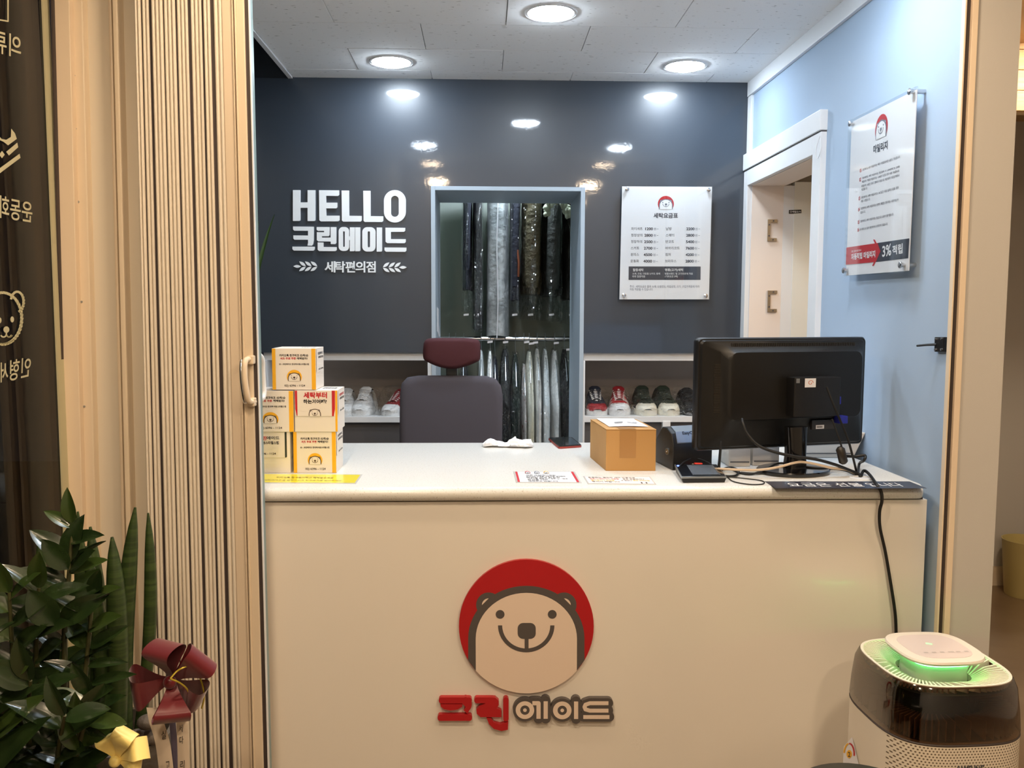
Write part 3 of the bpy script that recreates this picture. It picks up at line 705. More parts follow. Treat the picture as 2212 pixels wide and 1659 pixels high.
# ================================================================== BUILT-IN SHOE SHELVES
zsh = atY(1300, 900, BACK_Y).z
def shelf_unit(name, label, x0, x1, side_l, side_r, zt, posts=()):
    t = thing(name, label, 'shelf', ((x0+x1)/2, BACK_Y+.2, 0), 'built-in shelf units')
    MB().box(x0, x1, BACK_Y+.021, RY, zt-.036, zt-.001).build('top_board', M['white'], t, bevel=.001)
    MB().box(x0, x1, RY-.012, RY, .0, zt-.036).build('back_panel', M['shelfback'], t)
    MB().box(x0, x1, BACK_Y+.004, RY-.012, zsh-.026, zsh).build('shelf_board', M['white'], t, bevel=.001)
    MB().box(x0, x0+side_l, BACK_Y+.003, RY-.012, 0, zt-.036).build('side_board', M['white'], t, bevel=.001)
    MB().box(x1-side_r, x1, BACK_Y+.003, RY-.012, 0, zt-.036).build('side_board', M['white'], t, bevel=.001)
    MB().box(x0+side_l, x1-side_r, BACK_Y+.03, BACK_Y+.046, .0, zsh-.027).build('lower_front', M['greypanel'], t)
    for px in posts: MB().box(px-.018, px+.018, BACK_Y+.001, BACK_Y+.046, 0, zsh-.02).build('divider', M['white'], t, bevel=.004)
    return t
shelf_unit('shoe_shelf', 'open white shelf with white and red sneakers left of the garment opening', LEFT_X+.01, ox0-.001, .018, .018, zb)
shelf_unit('shoe_shelf', 'open white shelf with flag and green sneakers behind the carton and monitor', ox1-.008, RIGHT_X-.001, .018, .018, zb, (atY(1440, 930, BACK_Y).x,))
# ================================================================== SNEAKERS
def sneaker(name, label, px, cols, rot=0, pxw=50, group=None, star=False, dy=.02, lacec=None, stripe=None):
    """toe towards the counter; px = middle of the toe in the photograph"""
    c = atY(px, 897, BACK_Y+dy+.02); t = thing(name, label, 'shoe', (c.x, BACK_Y+dy, zsh+.0005), group, rot)
    sc = pxw/50*1.02
    up, sole, toe, lace, tong = cols
    L = .27*sc; w = .050*sc
    def wid(s):   # half width along the length, 0 toe to 1 heel
        return w*(math.sin(math.pi*min(1, (s*.94+.055)**.62))**.45*.82+.18*math.sin(math.pi*s)-.10*max(0, math.sin((s-.3)*4)) if s < .97 else .66)
    st = [0, .03, .08, .16, .28, .42, .56, .7, .84, .94, 1]
    def outline(s): return max(.010, wid(s)*(1-.42*max(0, 1-s/.10)**2))
    rings = []
    for s in st: rings.append([V((a*outline(s)*1.06, s*L, z)) for a, z in ((-1, 0), (-1.02, .012), (-1, .027), (1, .027), (1.02, .012), (1, 0))])
    MB().loft(rings).build('sole', sole, t, smooth=50, local=True)
    def hgt(s): return sc*(.030+.024*min(1, s/.14)**.6+.040*max(0, min(1, (s-.14)/.42))**1.1+.006*s)
    rings = []
    for s in st:
        r = []
        for k in range(11):
            a = math.pi*k/10; e = .72
            x = math.copysign(abs(math.cos(a))**e, math.cos(a))*outline(s)*(1-.30*max(0, min(1, (s-.15)/.5))*math.sin(a))
            r.append(V((x, s*L*.985+.002, .022+(hgt(s)-.022)*math.sin(a)**.8 if math.sin(a) > 1e-6 else .022)))
        rings.append(r)
    MB().loft(rings, closed=False).build('upper', up, t, smooth=60, local=True)
    # toe cap
    rings = []
    for s in (0, .02, .05, .1, .16, .2):
        r = []
        for k in range(11):
            a = math.pi*k/10
            x = math.copysign(abs(math.cos(a))**.72, math.cos(a))*outline(s)*1.03*(1-.30*max(0, min(1, (s-.15)/.5))*math.sin(a))
            r.append(V((x, s*L*.985-.002, .022+(hgt(s)*.93+.002-.022)*max(0, math.sin(a))**.8)))
        rings.append(r)
    MB().loft(rings, closed=False).build('toe_cap', toe, t, smooth=60, local=True)
    # tongue, and a black patch painted as the shade inside the shoe
    tp = MB(); rr = []
    for s, wz in ((.22, .014), (.34, .020), (.46, .024), (.58, .027), (.64, .026), (.66, .02)):
        z = hgt(min(s, .58))+.004+max(0, s-.5)*.07*sc
        rr.append([V((-wz*sc, s*L, z-.003)), V((-wz*.6*sc, s*L-.002, z+.004)), V((wz*.6*sc, s*L-.002, z+.004)), V((wz*sc, s*L, z-.003))])
    tp.loft(rr, closed=False).build('tongue', tong, t, smooth=60, local=True)
    MB().loft([[V((math.cos(a)*.026*sc, (.78+.15*math.sin(a))*L, hgt(.8)*1.0+.001-.004*abs(math.cos(a)))) for a in [k*math.pi/6 for k in range(12)]], [V((math.cos(a)*.022*sc, (.78+.13*math.sin(a))*L, hgt(.8)+.0015)) for a in [k*math.pi/6 for k in range(12)]]]).build('opening_shade', M['blackmatte'], t, local=True)
    lb = MB()
    for i in range(6):
        s = .25+.055*i; z = hgt(s)+.006; ww = (.020+.0012*i)*sc
        lb.tube([(-ww, s*L, z-.005), (0, s*L-.002, z+.003), (ww, (s+.018)*L, z-.005)], .0028*sc, 6)
        lb.tube([(ww, s*L, z-.005), (0, s*L, z+.004), (-ww, (s+.03)*L, z-.004)], .0028*sc, 6)
    lb.build('laces', lace, t, smooth=60, local=True)
    if star:
        pts = []
        for k in range(10):
            a = math.pi/2+k*math.pi/5; r = .010 if k % 2 == 0 else .0045; pts.append((r*math.cos(a), r*math.sin(a)))
        MB().flat([pts], lambda a, b, h=0: V((a, .062-.0+b*.6, hgt(.22)*.955+.004+b*.45-h*0)), 0, .001).build('star', M['printwhite'], t, local=True)
    if stripe:
        sb = MB()
        for sx in (-1, 1):
            for k in range(3):
                s = .22+.1*k
                sb.loft([[V((sx*outline(s)*(.99-.02*q)*1.02, (s+.03*q)*L, .03+.012*q)), V((sx*outline(s)*(.99-.02*q)*1.02, (s+.03+.03*q)*L, .03+.012*q))] for q in range(4)], closed=False)
        sb.build('side_stripe', stripe, t, local=True)
    return t
def bagged(x0p, x1p, label, h=.112, dy=-.0):
    """loose clear bag round a pair"""
    a = atY(x0p, 897, BACK_Y+.03).x; b = atY(x1p, 897, BACK_Y+.03).x; y0 = BACK_Y+.008; y1 = BACK_Y+.335
    rings = []; n = 22
    for i, s in enumerate((0, .03, .1, .25, .45, .65, .85, 1)):
        r = []
        hh = h*(.36+.64*min(1, (s/.5))**.8)*(1.02 if s < 1 else .9); ww = (b-a)/2*(1.0+(.03 if 0 < s < .9 else -.12))
        for k in range(n):
            an = 2*math.pi*k/n; cx, sx = math.cos(an), math.sin(an)
            x = (a+b)/2+math.copysign(abs(cx)**.5, cx)*ww; z = zsh+.0015+hh*.5*(1+math.copysign(abs(sx)**.5, sx))
            j = noise.noise(V((x*19, s*7, z*21)))*.008
            r.append(V((x+j*(1 if cx > 0 else -1), y0+(y1-y0)*s+j*.4, max(zsh+.001, z+j*.8))))
        rings.append(r)
    o = MB().loft(rings).build('shoe_bag', M['bag'], None, smooth=80, origin=((a+b)/2, (y0+y1)/2, zsh))
    return tag(o, label, 'plastic bag', 'clear bags round the sneakers')
wsh = mat('white canvas', (226, 228, 230), .7); red = mat('red canvas', (150, 26, 34), .65); nav = mat('navy canvas', (34, 40, 58), .7)
grn = mat('dark green knit', (34, 46, 34), .8); bk = mat('black knit', (26, 26, 28), .8); cmoss = mat('cream rubber', (226, 222, 206), .5); lacew = mat('white lace', (236, 236, 236), .7)
redst = mat('red and white stripe canvas', (186, 30, 40), .65, var=(10, (214, 200, 196), .50, .54, (1, 3.2, 3.2)))
gr = 'sneakers in the open shelves'
sneaker('sneaker', 'white canvas sneaker nearest the stacked boxes on the left shelf', 741, (wsh, wsh, wsh, lacew, wsh), .0, 47, gr)
sneaker('sneaker', 'white canvas sneaker on the left shelf, second from the stacked boxes', 777, (wsh, wsh, wsh, lacew, wsh), -.06, 50, gr)
sneaker('sneaker', 'red sneaker with white toe on the left shelf beside the chair', 838, (red, wsh, wsh, lacew, red), -.30, 46, gr)
sneaker('sneaker', 'red sneaker with white toe half hidden behind the chair back', 880, (red, wsh, wsh, lacew, red), -.2, 46, gr)
sneaker('sneaker', 'navy sneaker with white laces and a star, right shelf', 1290, (nav, wsh, red, lacew, nav), -.04, 51, gr, star=True, stripe=wsh)
sneaker('sneaker', 'red and white striped sneaker with white laces, right shelf', 1338, (redst, wsh, wsh, lacew, red), -.10, 51, gr, stripe=nav)
sneaker('sneaker', 'dark green knit sneaker on white sole above the carton, left of its pair', 1398, (grn, cmoss, cmoss, grn, grn), -.02, 52, gr)
sneaker('sneaker', 'dark green knit sneaker on white sole with yellow mark, right of its pair', 1448, (grn, cmoss, cmoss, grn, grn), .02, 52, gr)
sneaker('sneaker', 'black sneaker half hidden behind the monitor edge', 1500, (bk, bk, bk, bk, bk), .02, 48, gr)
bagged(715, 808, 'clear plastic bag round the white sneakers')
bagged(812, 905, 'clear plastic bag round the red sneakers by the chair')
bagged(1267, 1366, 'clear plastic bag round the navy and red sneakers')
bagged(1369, 1476, 'clear plastic bag round the green sneakers')
bagged(1477, 1524, 'clear plastic bag round the black sneaker')
# ================================================================== GARMENTS
ROD2 = atY(1100, 732, 4.62).z
def rod(z, label, Y=4.62):
    t = thing('clothes_rail', label, 'rail', ((cx0+cx1)/2, Y, z-.02), 'steel rails in the garment store')
    MB().cyl((cx0+.001, Y, z), (cx1-.001, Y, z), .0125, 14).build('pole', M['chrome'], t, smooth=50)
    for x in (cx0+.004, cx1-.004): MB().cyl((x-.003, Y, z), (x+.003, Y, z), .028, 16).build('flange', M['chrome'], t)
ROD1 = 2.28
rod(ROD2, 'steel clothes rail with shirts, lower of the two'); rod(ROD1, 'steel clothes rail with jackets, hidden above the opening', 4.76)
def garment(name, label, xa, xb, yt, yb, m, Y=4.62, dep=.21, sh=.07, cover=True, cov_to=None, cat='garment', hook=True, rodz=None, sleeve=None, fur=None, quilt=0, piping=None, tagpx=None, group='bagged garments in the store', nse=1.0, lean=0, wide=1.0):
    """garment hanging edge-on, between pixel columns xa..xb and rows yt..yb"""
    Yf = Y-dep*.9
    a = atY(xa, (yt+yb)/2, Yf); b = atY(xb, (yt+yb)/2, Yf); zt, zb_ = atY(xa, yt, Yf).z, atY(xa, yb, Yf).z
    cx = (a.x+b.x)/2; hw = (b.x-a.x)/2*wide; rz = rodz or ROD1
    t = thing(name, label, cat, (cx, Y, zb_), group)
    sd = random.random()*50
    def body(scale, zt_, zb2, hem=1.0, add=0):
        rings = []; n = 26; m_ = 22
        for i in range(m_+1):
            q = i/m_; z = zt_+(zb2-zt_)*q
            s = min(1, .30+.70*math.sqrt(min(1, (zt_-z)/sh+.001)))
            if quilt: s *= 1-.10*(1-abs(math.sin(math.pi*quilt*q)))
            ww = hw*s*(.88+.12*q)*scale+add; dd = dep*min(1, .22+.78*min(1, (zt_-z)/(sh*1.6)))*(1+.05*q)*scale+add
            r = []
            for k in range(n):
                an = 2*math.pi*k/n; c_, s_ = math.cos(an), math.sin(an)
                wob = 1+nse*(.10*math.sin(an*5+sd+q*1.5)+.09*noise.noise(V((c_*2.2+sd, s_*2.2, z*5)))+.06*noise.noise(V((c_*5+sd, s_*5, z*16))))
                r.append(V((cx+lean*q+math.copysign(abs(c_)**.8, c_)*ww*wob, Y+math.copysign(abs(s_)**.8, s_)*dd*wob, z+.004*math.sin(an*3+sd))))
            rings.append(r)
        return MB().loft(rings)
    body(1, zt, zb_).build('body', m, t, smooth=70)
    if sleeve:      # front sleeve hanging down
        zs0 = zt-.03; zs1 = zb_+(zt-zb_)*sleeve
        MB().tube(smoothpath([(cx, Y-dep*.72, zs0), (cx+.008, Y-dep*1.0, zs0-.12), (cx, Y-dep*1.06, (zs0+zs1)/2), (cx-.004, Y-dep*1.02, zs1)], 4), [hw*.5]+[hw*.72]*11+[hw*.6], 12).build('sleeve', m, t, smooth=70)
    if fur:
        fb = MB()
        for i in range(60):
            an = math.pi*(.02+.96*random.random()); rr = .085+random.uniform(-.016, .02)
            p = V((cx+.01+math.cos(an)*rr*.62, Yf-.12+random.uniform(-.02, .02), zt-.285+math.sin(an)*rr))
            fb.ball(p, random.uniform(.008, .016), random.uniform(.008, .014), random.uniform(.010, .02), 6, 4)
        fb.build('fur_collar', fur, t, smooth=80)
    if piping:
        MB().tube([(cx+(-.004+.003*math.sin(k)), Yf-.028-(.012 if k else 0), zt+(zb_-zt)*k/10-.01) for k in range(11)], .0032, 6).build('piping', piping, t, smooth=60)
    if hook:
        hb = MB()
        if rz > zt+.015:
            top = [V((cx, Y+.016*math.cos(th), rz+.014+.016*math.sin(th)-.001)) for th in [math.pi*1.15-math.pi*1.2*k/8 for k in range(9)]]
            hb.tube([V((cx+.003, Y, zt-.01)), V((cx, Y, (zt+rz)/2)), V((cx-.001, Y-.002, rz-.02)), V((cx, Y-.017, rz-.004))]+top, .0019, 6)
        hb.tube([V((cx, Y-dep*.86, zt-sh*.9)), V((cx, Y-dep*.4, zt-sh*.28)), V((cx, Y, zt-.008)), V((cx, Y+dep*.4, zt-sh*.28)), V((cx, Y+dep*.86, zt-sh*.9))], .002, 6)
        hb.build('hanger', M['silver'], t, smooth=50)
    if cover:
        zc = atY(xa, cov_to, Yf).z if cov_to else zb_-.05
        body(1.06, zt+.012, zc, add=.006).build('plastic_cover', M['bag'], t, smooth=80)
    if tagpx:
        p = atY(tagpx[0], tagpx[1], Yf-.02); w_ = .013
        MB().hexa([p+V((-w_, 0, -.006)), p+V((w_, 0, -.003)), p+V((w_, .001, -.003)), p+V((-w_, .001, -.006)), p+V((-w_, 0, .004)), p+V((w_, 0, .007)), p+V((w_, .001, .007)), p+V((-w_, .001, .004))]).build('laundry_tag', M['paper'], t)
    return t
cb = dict(
    navy=mat('navy wool', (38, 42, 56), .8, bump=(60, .4, .01)), blackw=mat('black wool', (20, 20, 22), .85, bump=(50, .4, .01)),
    grey=mat('washed grey suede', (190, 196, 198), .9, var=(9, (140, 146, 148), .38, .66), bump=(40, .5, .01)), olive=mat('olive quilted nylon', (78, 72, 52), .5, bump=(26, .9, .02)),
    dgreen=mat('dark parka cotton', (40, 44, 40), .75, bump=(30, .7, .015)), brown=mat('dark brown nylon', (36, 34, 28), .6, bump=(30, .7, .015)), rust=mat('rust lining', (120, 62, 34), .7),
    fur=mat('pale fur', (176, 182, 160), .95), white=mat('white cotton', (240, 241, 240), .8, bump=(40, .5, .01)), creamc=mat('cream cotton', (230, 230, 216), .8, bump=(40, .5, .01)),
    pale=mat('pale blue cotton', (226, 234, 238), .8, bump=(40, .5, .01)), dkgreen=mat('bottle green wool', (18, 34, 28), .85, bump=(50, .4, .01)), floral=mat('white cotton with red flowers', (214, 210, 208), .8, var=(40, (150, 50, 70), .62, .66)),
)
Zg = zm(900, 380, 5.53); Zh = zm(900, 680, 5.53)
def gx(z, a, b): return z(a, 0)[0], z(b, 0)[0]
U = [('jacket', 'navy jacket in clear plastic, leftmost of the upper row', 545, 662, 1350, 'navy', dict(cov_to=672, sleeve=.15)),
     ('trousers', 'black trousers in clear plastic hanging between navy and grey garments', 668, 786, 1836, 'blackw', dict(cov_to=716)),
     ('coat', 'pale washed grey coat with white piping, longest in the upper row', 832, 1112, 1912, 'grey', dict(cover=False, piping=M['paper'], dep=.20, nse=.5)),
     ('jacket', 'navy jacket with a rust lining edge, right of the grey coat', 1128, 1240, 1480, 'navy', dict(cov_to=684, sleeve=.1)),
     ('padded_jacket', 'olive quilted padded jacket in clear plastic', 1262, 1512, 1410, 'olive', dict(cov_to=690, quilt=5, dep=.23, sleeve=.05)),
     ('parka', 'dark parka with a pale fur hood in clear plastic', 1522, 1745, 1430, 'dgreen', dict(cov_to=694, dep=.23, fur=cb['fur'], sleeve=.05)),
     ('jacket', 'dark brown jacket in clear plastic at the right end of the upper row', 1775, 1960, 1480, 'brown', dict(cov_to=700, quilt=5))]
for nm, lb_, xa, xb, yb, mk, kw in U:
    a, b = gx(Zg, xa, xb)
    kw.setdefault('tagpx', (a+(b-a)*.4, 680) if nm != 'coat' else None)
    g = garment(nm, lb_, a, b, 352, Zg(0, yb)[1], cb[mk], rodz=ROD1, sh=.10, Y=4.76, **kw)
    if 'rust' in lb_:
        p0, p1 = atY(Zg(1205, 880)[0], 540, 4.53), atY(Zg(1216, 1200)[0], 598, 4.53)
        MB().tube([p0, (p0+p1)/2+V((.004, -.006, 0)), p1], .006, 8).build('lining_edge', cb['rust'], g, smooth=60)
Lw = [('shirt', 'white shirt in clear plastic seen between headrest and chair back, left', 335, 420, 470, 'white', None), ('shirt', 'cream shirt in clear plastic seen under the headrest', 425, 485, 480, 'creamc', None),
      ('jacket', 'black jacket in clear plastic behind the chair headrest', 500, 610, 470, 'blackw', None), ('shirt', 'grey shirt in clear plastic right of the headrest', 735, 805, 450, 'pale', None),
      ('shirt', 'white shirt in clear plastic beside a navy one, right of the headrest', 838, 925, 455, 'white', (877, 325)), ('jacket', 'navy jacket in clear plastic just above the chair shoulder', 895, 985, 520, 'navy', None),
      ('coat', 'long black coat in clear plastic at the left of the lower row', 1000, 1130, 430, 'blackw', (1062, 328)), ('jacket', 'bottle green jacket in clear plastic beside the long black coat', 1135, 1250, 500, 'dkgreen', None),
      ('blouse', 'white blouse with red flowers in clear plastic', 1262, 1335, 620, 'floral', (1315, 327)), ('shirt', 'cream shirt in clear plastic, long, lower row', 1315, 1412, 462, 'creamc', (1372, 345)),
      ('shirt', 'white shirt in clear plastic with tilted tag, lower row middle', 1422, 1500, 430, 'white', (1420, 333)), ('shirt', 'pale blue shirt in clear plastic, lower row', 1518, 1602, 436, 'pale', None),
      ('shirt', 'white shirt in clear plastic with a wide cover, right in the lower row', 1620, 1735, 452, 'white', (1668, 338)), ('coat', 'black coat in clear plastic at the right end of the lower row', 1745, 1850, 440, 'blackw', (1818, 415))]
for i, (nm, lb_, xa, xb, yt, mk, tg) in enumerate(Lw):
    a, b = gx(Zh, xa, xb)
    garment(nm, lb_, a, b, Zh(0, yt)[1], 1010, cb[mk], rodz=ROD2, sh=.17, dep=.21, cover=True, cov_to=1030, tagpx=Zh(*tg) if tg else None, wide=1.1)
# sign leaning in the left reveal: white sheet with print
lv = thing('reveal_notice', 'narrow white notice stuck on the left side of the garment opening', 'notice', (ox0+.02, BACK_Y+.2, atY(940, 730, BACK_Y+.2).z))
PXr = planeX(ox0+.0185)
MB().flat([[(937, 664), (943.5, 667), (943.5, 700), (950, 728), (944, 729), (937, 715)]], lambda a, b, h=0: V((ox0+.0185+h, atY(a, b, BACK_Y+.1).y+(a-937)*.02, atY(a, b, BACK_Y+.15).z)), 0, .002).build('sheet', M['paper'], lv)
# ================================================================== STAFF CHAIR
CY = 3.42
ch = thing('office_chair', 'dark grey office chair with a maroon headrest behind the counter', 'chair', (atY(975, 880, CY).x, CY+.1, 0))
def cushion(mb, out, Y, dfront, dback, inset=.75, steps=6):
    """padded slab whose outline is 2D (x, z); front bulges to -Y"""
    cx = sum(p[0] for p in out)/len(out); cz = sum(p[1] for p in out)/len(out); rings = []
    def ring(s, y): return [V((cx+(x-cx)*s, y, cz+(z_-cz)*s)) for x, z_ in out]
    for i in range(steps+1):
        a = math.pi/2*i/steps; rings.append(ring(1-(1-inset)*(1-math.sin(a)), Y-dfront*math.cos(a)))
    for i in range(1, steps+1):
        a = math.pi/2*i/steps; rings.append(ring(1-.12*(1-math.cos(a)), Y+dback*math.sin(a)))
    rings.insert(0, ring(inset*.5, Y-dfront*1.08))
    return mb.loft(rings)
hr = [(915, 742), (921, 733), (940, 730), (1000, 730), (1025, 732), (1036, 738), (1038, 755), (1037, 775), (1030, 782), (1005, 792), (978, 797), (950, 793), (925, 783), (915, 775), (913.5, 758)]
hr = [(p.x, p.z) for p in (atY(x, y, CY) for x, y in hr)]
hr = [((a.x), (a.y)) for a in smoothpath([V((x, z_, 0)) for x, z_ in hr+[hr[0]]], 3)[:-1]]
cushion(MB(), hr, CY, .035, .03).build('headrest', mat('maroon fabric', (68, 25, 31), .85, bump=(900, .25, .001)), ch, smooth=60)
bo = [(864, 1010), (863, 930), (864, 850), (868, 828), (880, 815), (905, 811), (975, 811), (1050, 812), (1071, 818), (1082, 833), (1086, 855), (1085, 930), (1084, 1010), (1075, 1080), (1040, 1100), (975, 1104), (905, 1100), (872, 1080)]
bo = [(p.x, p.z) for p in (atY(x, y, CY+.02) for x, y in bo)]
cushion(MB(), bo, CY+.02, .022, .028, .86).build('backrest', mat('grey mesh fabric', (76, 73, 82), .85, bump=(1100, .3, .001)), ch, smooth=60)
hx = atY(975, 800, CY).x
MB().box(hx-.022, hx+.022, CY+.03, CY+.05, 1.0, 1.28).build('headrest_bracket', M['black'], ch, bevel=.004)
MB().tube(smoothpath([(hx, CY+.06, 1.0), (hx, CY+.085, .7), (hx, CY+.02, .46), (hx, CY-.15, .42)], 5), .022, 10).build('back_bar', M['black'], ch, smooth=50)
so = rrect(hx-.24, CY-.47, hx+.24, CY-.005, .09)
MB().loft([[V((hx+(x-hx)*s, CY-.23+(y-(CY-.23))*s, z_)) for x, y in so] for s, z_ in ((.9, .41), (1, .43), (1, .47), (.95, .49), (.6, .497))]).build('seat', mat('grey mesh fabric', (88, 84, 90), .85), ch, smooth=60)
MB().cyl((hx, CY-.2, .1), (hx, CY-.2, .42), .028, 16).build('gas_post', M['black'], ch, smooth=50)
for k in range(5):
    a = .3+k*2*math.pi/5; e = V((hx+.29*math.cos(a), CY-.2+.29*math.sin(a), .075))
    l = MB().tube([(hx, CY-.2, .12), e], [.028, .016], 8).build('base_leg', M['black'], ch, smooth=50)
    MB().cyl(e+V((-.012, 0, -.045)), e+V((.012, 0, -.045)), .03, 14).build('caster', M['blackmatte'], l)
for sx in (-1, 1):
    MB().tube(smoothpath([(hx+sx*.2, CY-.2, .43), (hx+sx*.29, CY-.2, .5), (hx+sx*.29, CY-.22, .66)], 4), .016, 8).build('arm_post', M['black'], ch, smooth=50)
    MB().box(hx+sx*.29-.035, hx+sx*.29+.035, CY-.36, CY-.08, .655, .685).build('armrest', M['black'], ch, bevel=.01)
# ================================================================== GIVE-AWAY BOXES
boxm = mat('white carton board', (236, 228, 218), .5)
def gift(label, xl, xr, yt, yb, Yf, dep, front, side=True, top=True, flap=False):
    p0, p1 = atY(xl, yb, Yf), atY(xr, yt, Yf)
    x0, x1, z0, z1 = p0.x, p1.x, p0.z, p1.z
    return (x0, x1, z0, z1, Yf, dep, label, front, flap)
def box_build(x0, x1, z0, z1, Yf, dep, label, kind, px):
    t = thing('gift_box', label, 'box', ((x0+x1)/2, Yf+dep/2, z0), 'small printed gift boxes stacked on the counter')
    MB().box(x0, x1, Yf, Yf+dep, z0, z1).build('carton', boxm, t, bevel=.0008)
    Pf = lambda a, b, h=0: V((x0+(x1-x0)*a, Yf-h, z1-(z1-z0)*b))
    Pr = lambda a, b, h=0: V((x1+h, Yf+dep*a, z1-(z1-z0)*b))
    Pt = lambda a, b, h=0: V((x0+(x1-x0)*a, Yf+dep*(1-b), z1+h))
    R_ = lambda a, b, c, d: [(a, b), (c, b), (c, d), (a, d)]
    if kind == 'yellow':
        for r in (R_(.0, .004, .08, .996), R_(.905, .004, 1, .996)): MB().flat([r], Pf, 0, .0004).build('yellow_stripe', M['printyellow'], t)
        MB().text('카카오톡 친구하고 선/착/순', (.17, .137, .835, .2), Pf, 0, .0005, .03).build('lettering', M['printblack'], t)
        MB().text('셔츠 무료 쿠폰', (.186, .214, .548, .272), Pf, 0, .0005, .03).build('lettering', M['printred'], t)
        MB().text('혜택받자!', (.57, .214, .815, .272), Pf, 0, .0005, .03).build('lettering', M['printblack'], t)
        MB().text('ID : 크린에이드 청대역서원스타힐스점', (.165, .357, .845, .403), Pf, 0, .0005, .03).build('lettering', M['printblack'], t)
        bear(Pf, .505, .69, .172, 0, t, M['printyellow'], mat('dark brown print', (74, 54, 36), .5), boxm, cut=.56, feat=.8)
        MB().text('02) 6396 - 1124', (.274, .874, .75, .94), Pf, 0, .0005, .02).build('lettering', M['printblack'], t)
    elif kind == 'red':
        fl = MB().flat([R_(.012, .004, .93, .62)], Pf, 0, .002).build('flap', boxm, t)
        for r in ([(.012, .004), (.07, .004), (.07, .62), (.05, .60), (.02, .45)], [(.875, .004), (.95, .004), (.945, .45), (.915, .62), (.875, .62)]): MB().flat([r], Pf, .002, .0024).build('red_stripe', M['printred'], fl)
        MB().flat([[(.953, .004), (1, .004), (1, .996), (.95, .996), (.95, .62)]], Pf, 0, .0004).build('yellow_stripe', M['printyellow'], t)
        MB().text('세탁부터', (.215, .04, .765, .19), Pf, .002, .0025, .04).build('lettering', M['printred'], fl)
        MB().text('하는거어때?', (.21, .215, .755, .32), Pf, .002, .0025, .04).build('lettering', M['printblack'], fl)
        bear(Pf, .475, .545, .165, .002, fl, None, mat('dark brown print', (74, 54, 36), .5), boxm, cut=.44, feat=.8)
    else:
        fl = MB().flat([R_(.0, .004, .93, .62)], Pf, 0, .002).build('flap', boxm, t)
        MB().flat([[(.885, .004), (.93, .004), (.93, .60), (.91, .62), (.885, .62)]], Pf, .002, .0024).build('green_stripe', mat('dark green print', (44, 52, 36), .5), fl)
        MB().text('청대역 점', (.02, .10, .2, .19), Pf, .002, .0025, .02).build('lettering', M['printblack'], fl)
        MB().text('크린', (.29, .10, .475, .2), Pf, .002, .0025, .03).build('lettering', M['printred'], fl)
        MB().text('에이드', (.48, .105, .765, .185), Pf, .002, .0025, .03).build('lettering', M['printdark'], fl)
        MB().text('청대역 서원스타힐스점', (.12, .225, .75, .3), Pf, .002, .0025, .03).build('lettering', M['printblack'], fl)
        MB().text('02) 6396 - 1124', (.2, .5, .68, .565), Pf, .002, .0025, .02).build('lettering', M['printblack'], fl)
    # right side: tab with small print
    sf_ = MB().flat([R_(.06, .01, .94, .60)], Pr, 0, .0012).build('side_flap', boxm, t)
    MB().text('크린에이드', (.18, .10, .85, .17), Pr, .0012, .0017, .03).build('lettering', M['printred' if kind == 'red' else 'printdark'], sf_)
    MB().text('세탁편의점', (.25, .20, .85, .26), Pr, .0012, .0017, .03).build('lettering', M['printblack'], sf_)
    MB().text('02) 6396', (.3, .50, .85, .55), Pr, .0012, .0017, .02).build('lettering', M['printblack'], sf_)
    MB().text('세탁편의점', (.55, .25, .9, .6), Pt, 0, .0005, .03).build('top_lettering', M['printgrey'], t)
    return t
yb1 = atZ(680, 1022, CT)
Y1 = yb1.y
def row(xl, xr, zlo, hgt, Yf, dep, label, kind, ymid):
    x0, x1 = atY(xl, ymid, Yf).x, atY(xr, ymid, Yf).x
    return box_build(x0, x1, zlo, zlo+hgt, Yf, dep, label, kind, None)
hb_ = atY(680, 933, Y1).z-CT
row(634, 726, CT+.0005, hb_, Y1, .118, 'yellow striped gift box at the bottom right of the stack', 'yellow', 980)
row(531, 627, CT+.0005, hb_, Y1, .118, 'gift box with a green edged flap at the bottom left of the stack', 'green', 980)
row(636.5, 729, CT+hb_+.001, hb_*.995, Y1-.004, .122, 'gift box with red lettering in the middle row of the stack', 'red', 890)
row(533, 634, CT+hb_+.001, hb_*.985, Y1-.006, .12, 'yellow striped gift box in the middle row beside the door handle', 'yellow', 890)
row(588, 682, CT+2*hb_+.002, hb_*.985, Y1-.002, .12, 'yellow striped gift box on top of the stack', 'yellow', 795)
# ================================================================== SHEETS LYING ON THE COUNTER
PC = planeZ(CT)
def laminate(name, label, q, ins=.02, col=None):
    c = [sum(p[0] for p in q)/4, sum(p[1] for p in q)/4]
    t = thing(name, label, 'notice', PC(*c))
    quadbox(MB(), q, PC, .0002, .0010).build('pouch', mat('laminate edge', (222, 220, 216), .25, coat=.5), t)
    return t
def bil(q): return lambda a, b, h=0: (PC(*q[0])*(1-a)+PC(*q[1])*a)*(1-b)+(PC(*q[3])*(1-a)+PC(*q[2])*a)*b+V((0, 0, h))
qy = [(520, 1023.5), (783, 1025.5), (769, 1045.5), (522, 1044)]
t = laminate('laminated_card', 'long yellow laminated card in front of the gift boxes', qy); PY = bil(qy)
MB().flat([[(.01, .06), (.985, .06), (.985, .94), (.01, .94)]], PY, .001, .0014).build('yellow_print', mat('bright yellow print', (250, 234, 62), .25, coat=.4), t)
MB().text('카카오톡 친구추가하고 혜택받으세요', (.30, .34, .78, .52), PY, .0014, .0018, .01).build('lettering', mat('olive print', (120, 104, 30), .5), t)
MB().text('크린에이드를 검색하시고 친구추가를 눌러주세요', (.2, .66, .86, .78), PY, .0014, .0018, .0).build('lettering', mat('olive print', (120, 104, 30), .5), t)
q1 = [(1108.6, 1019), (1241.5, 1019.3), (1256.6, 1043.7), (1114.5, 1043.2)]
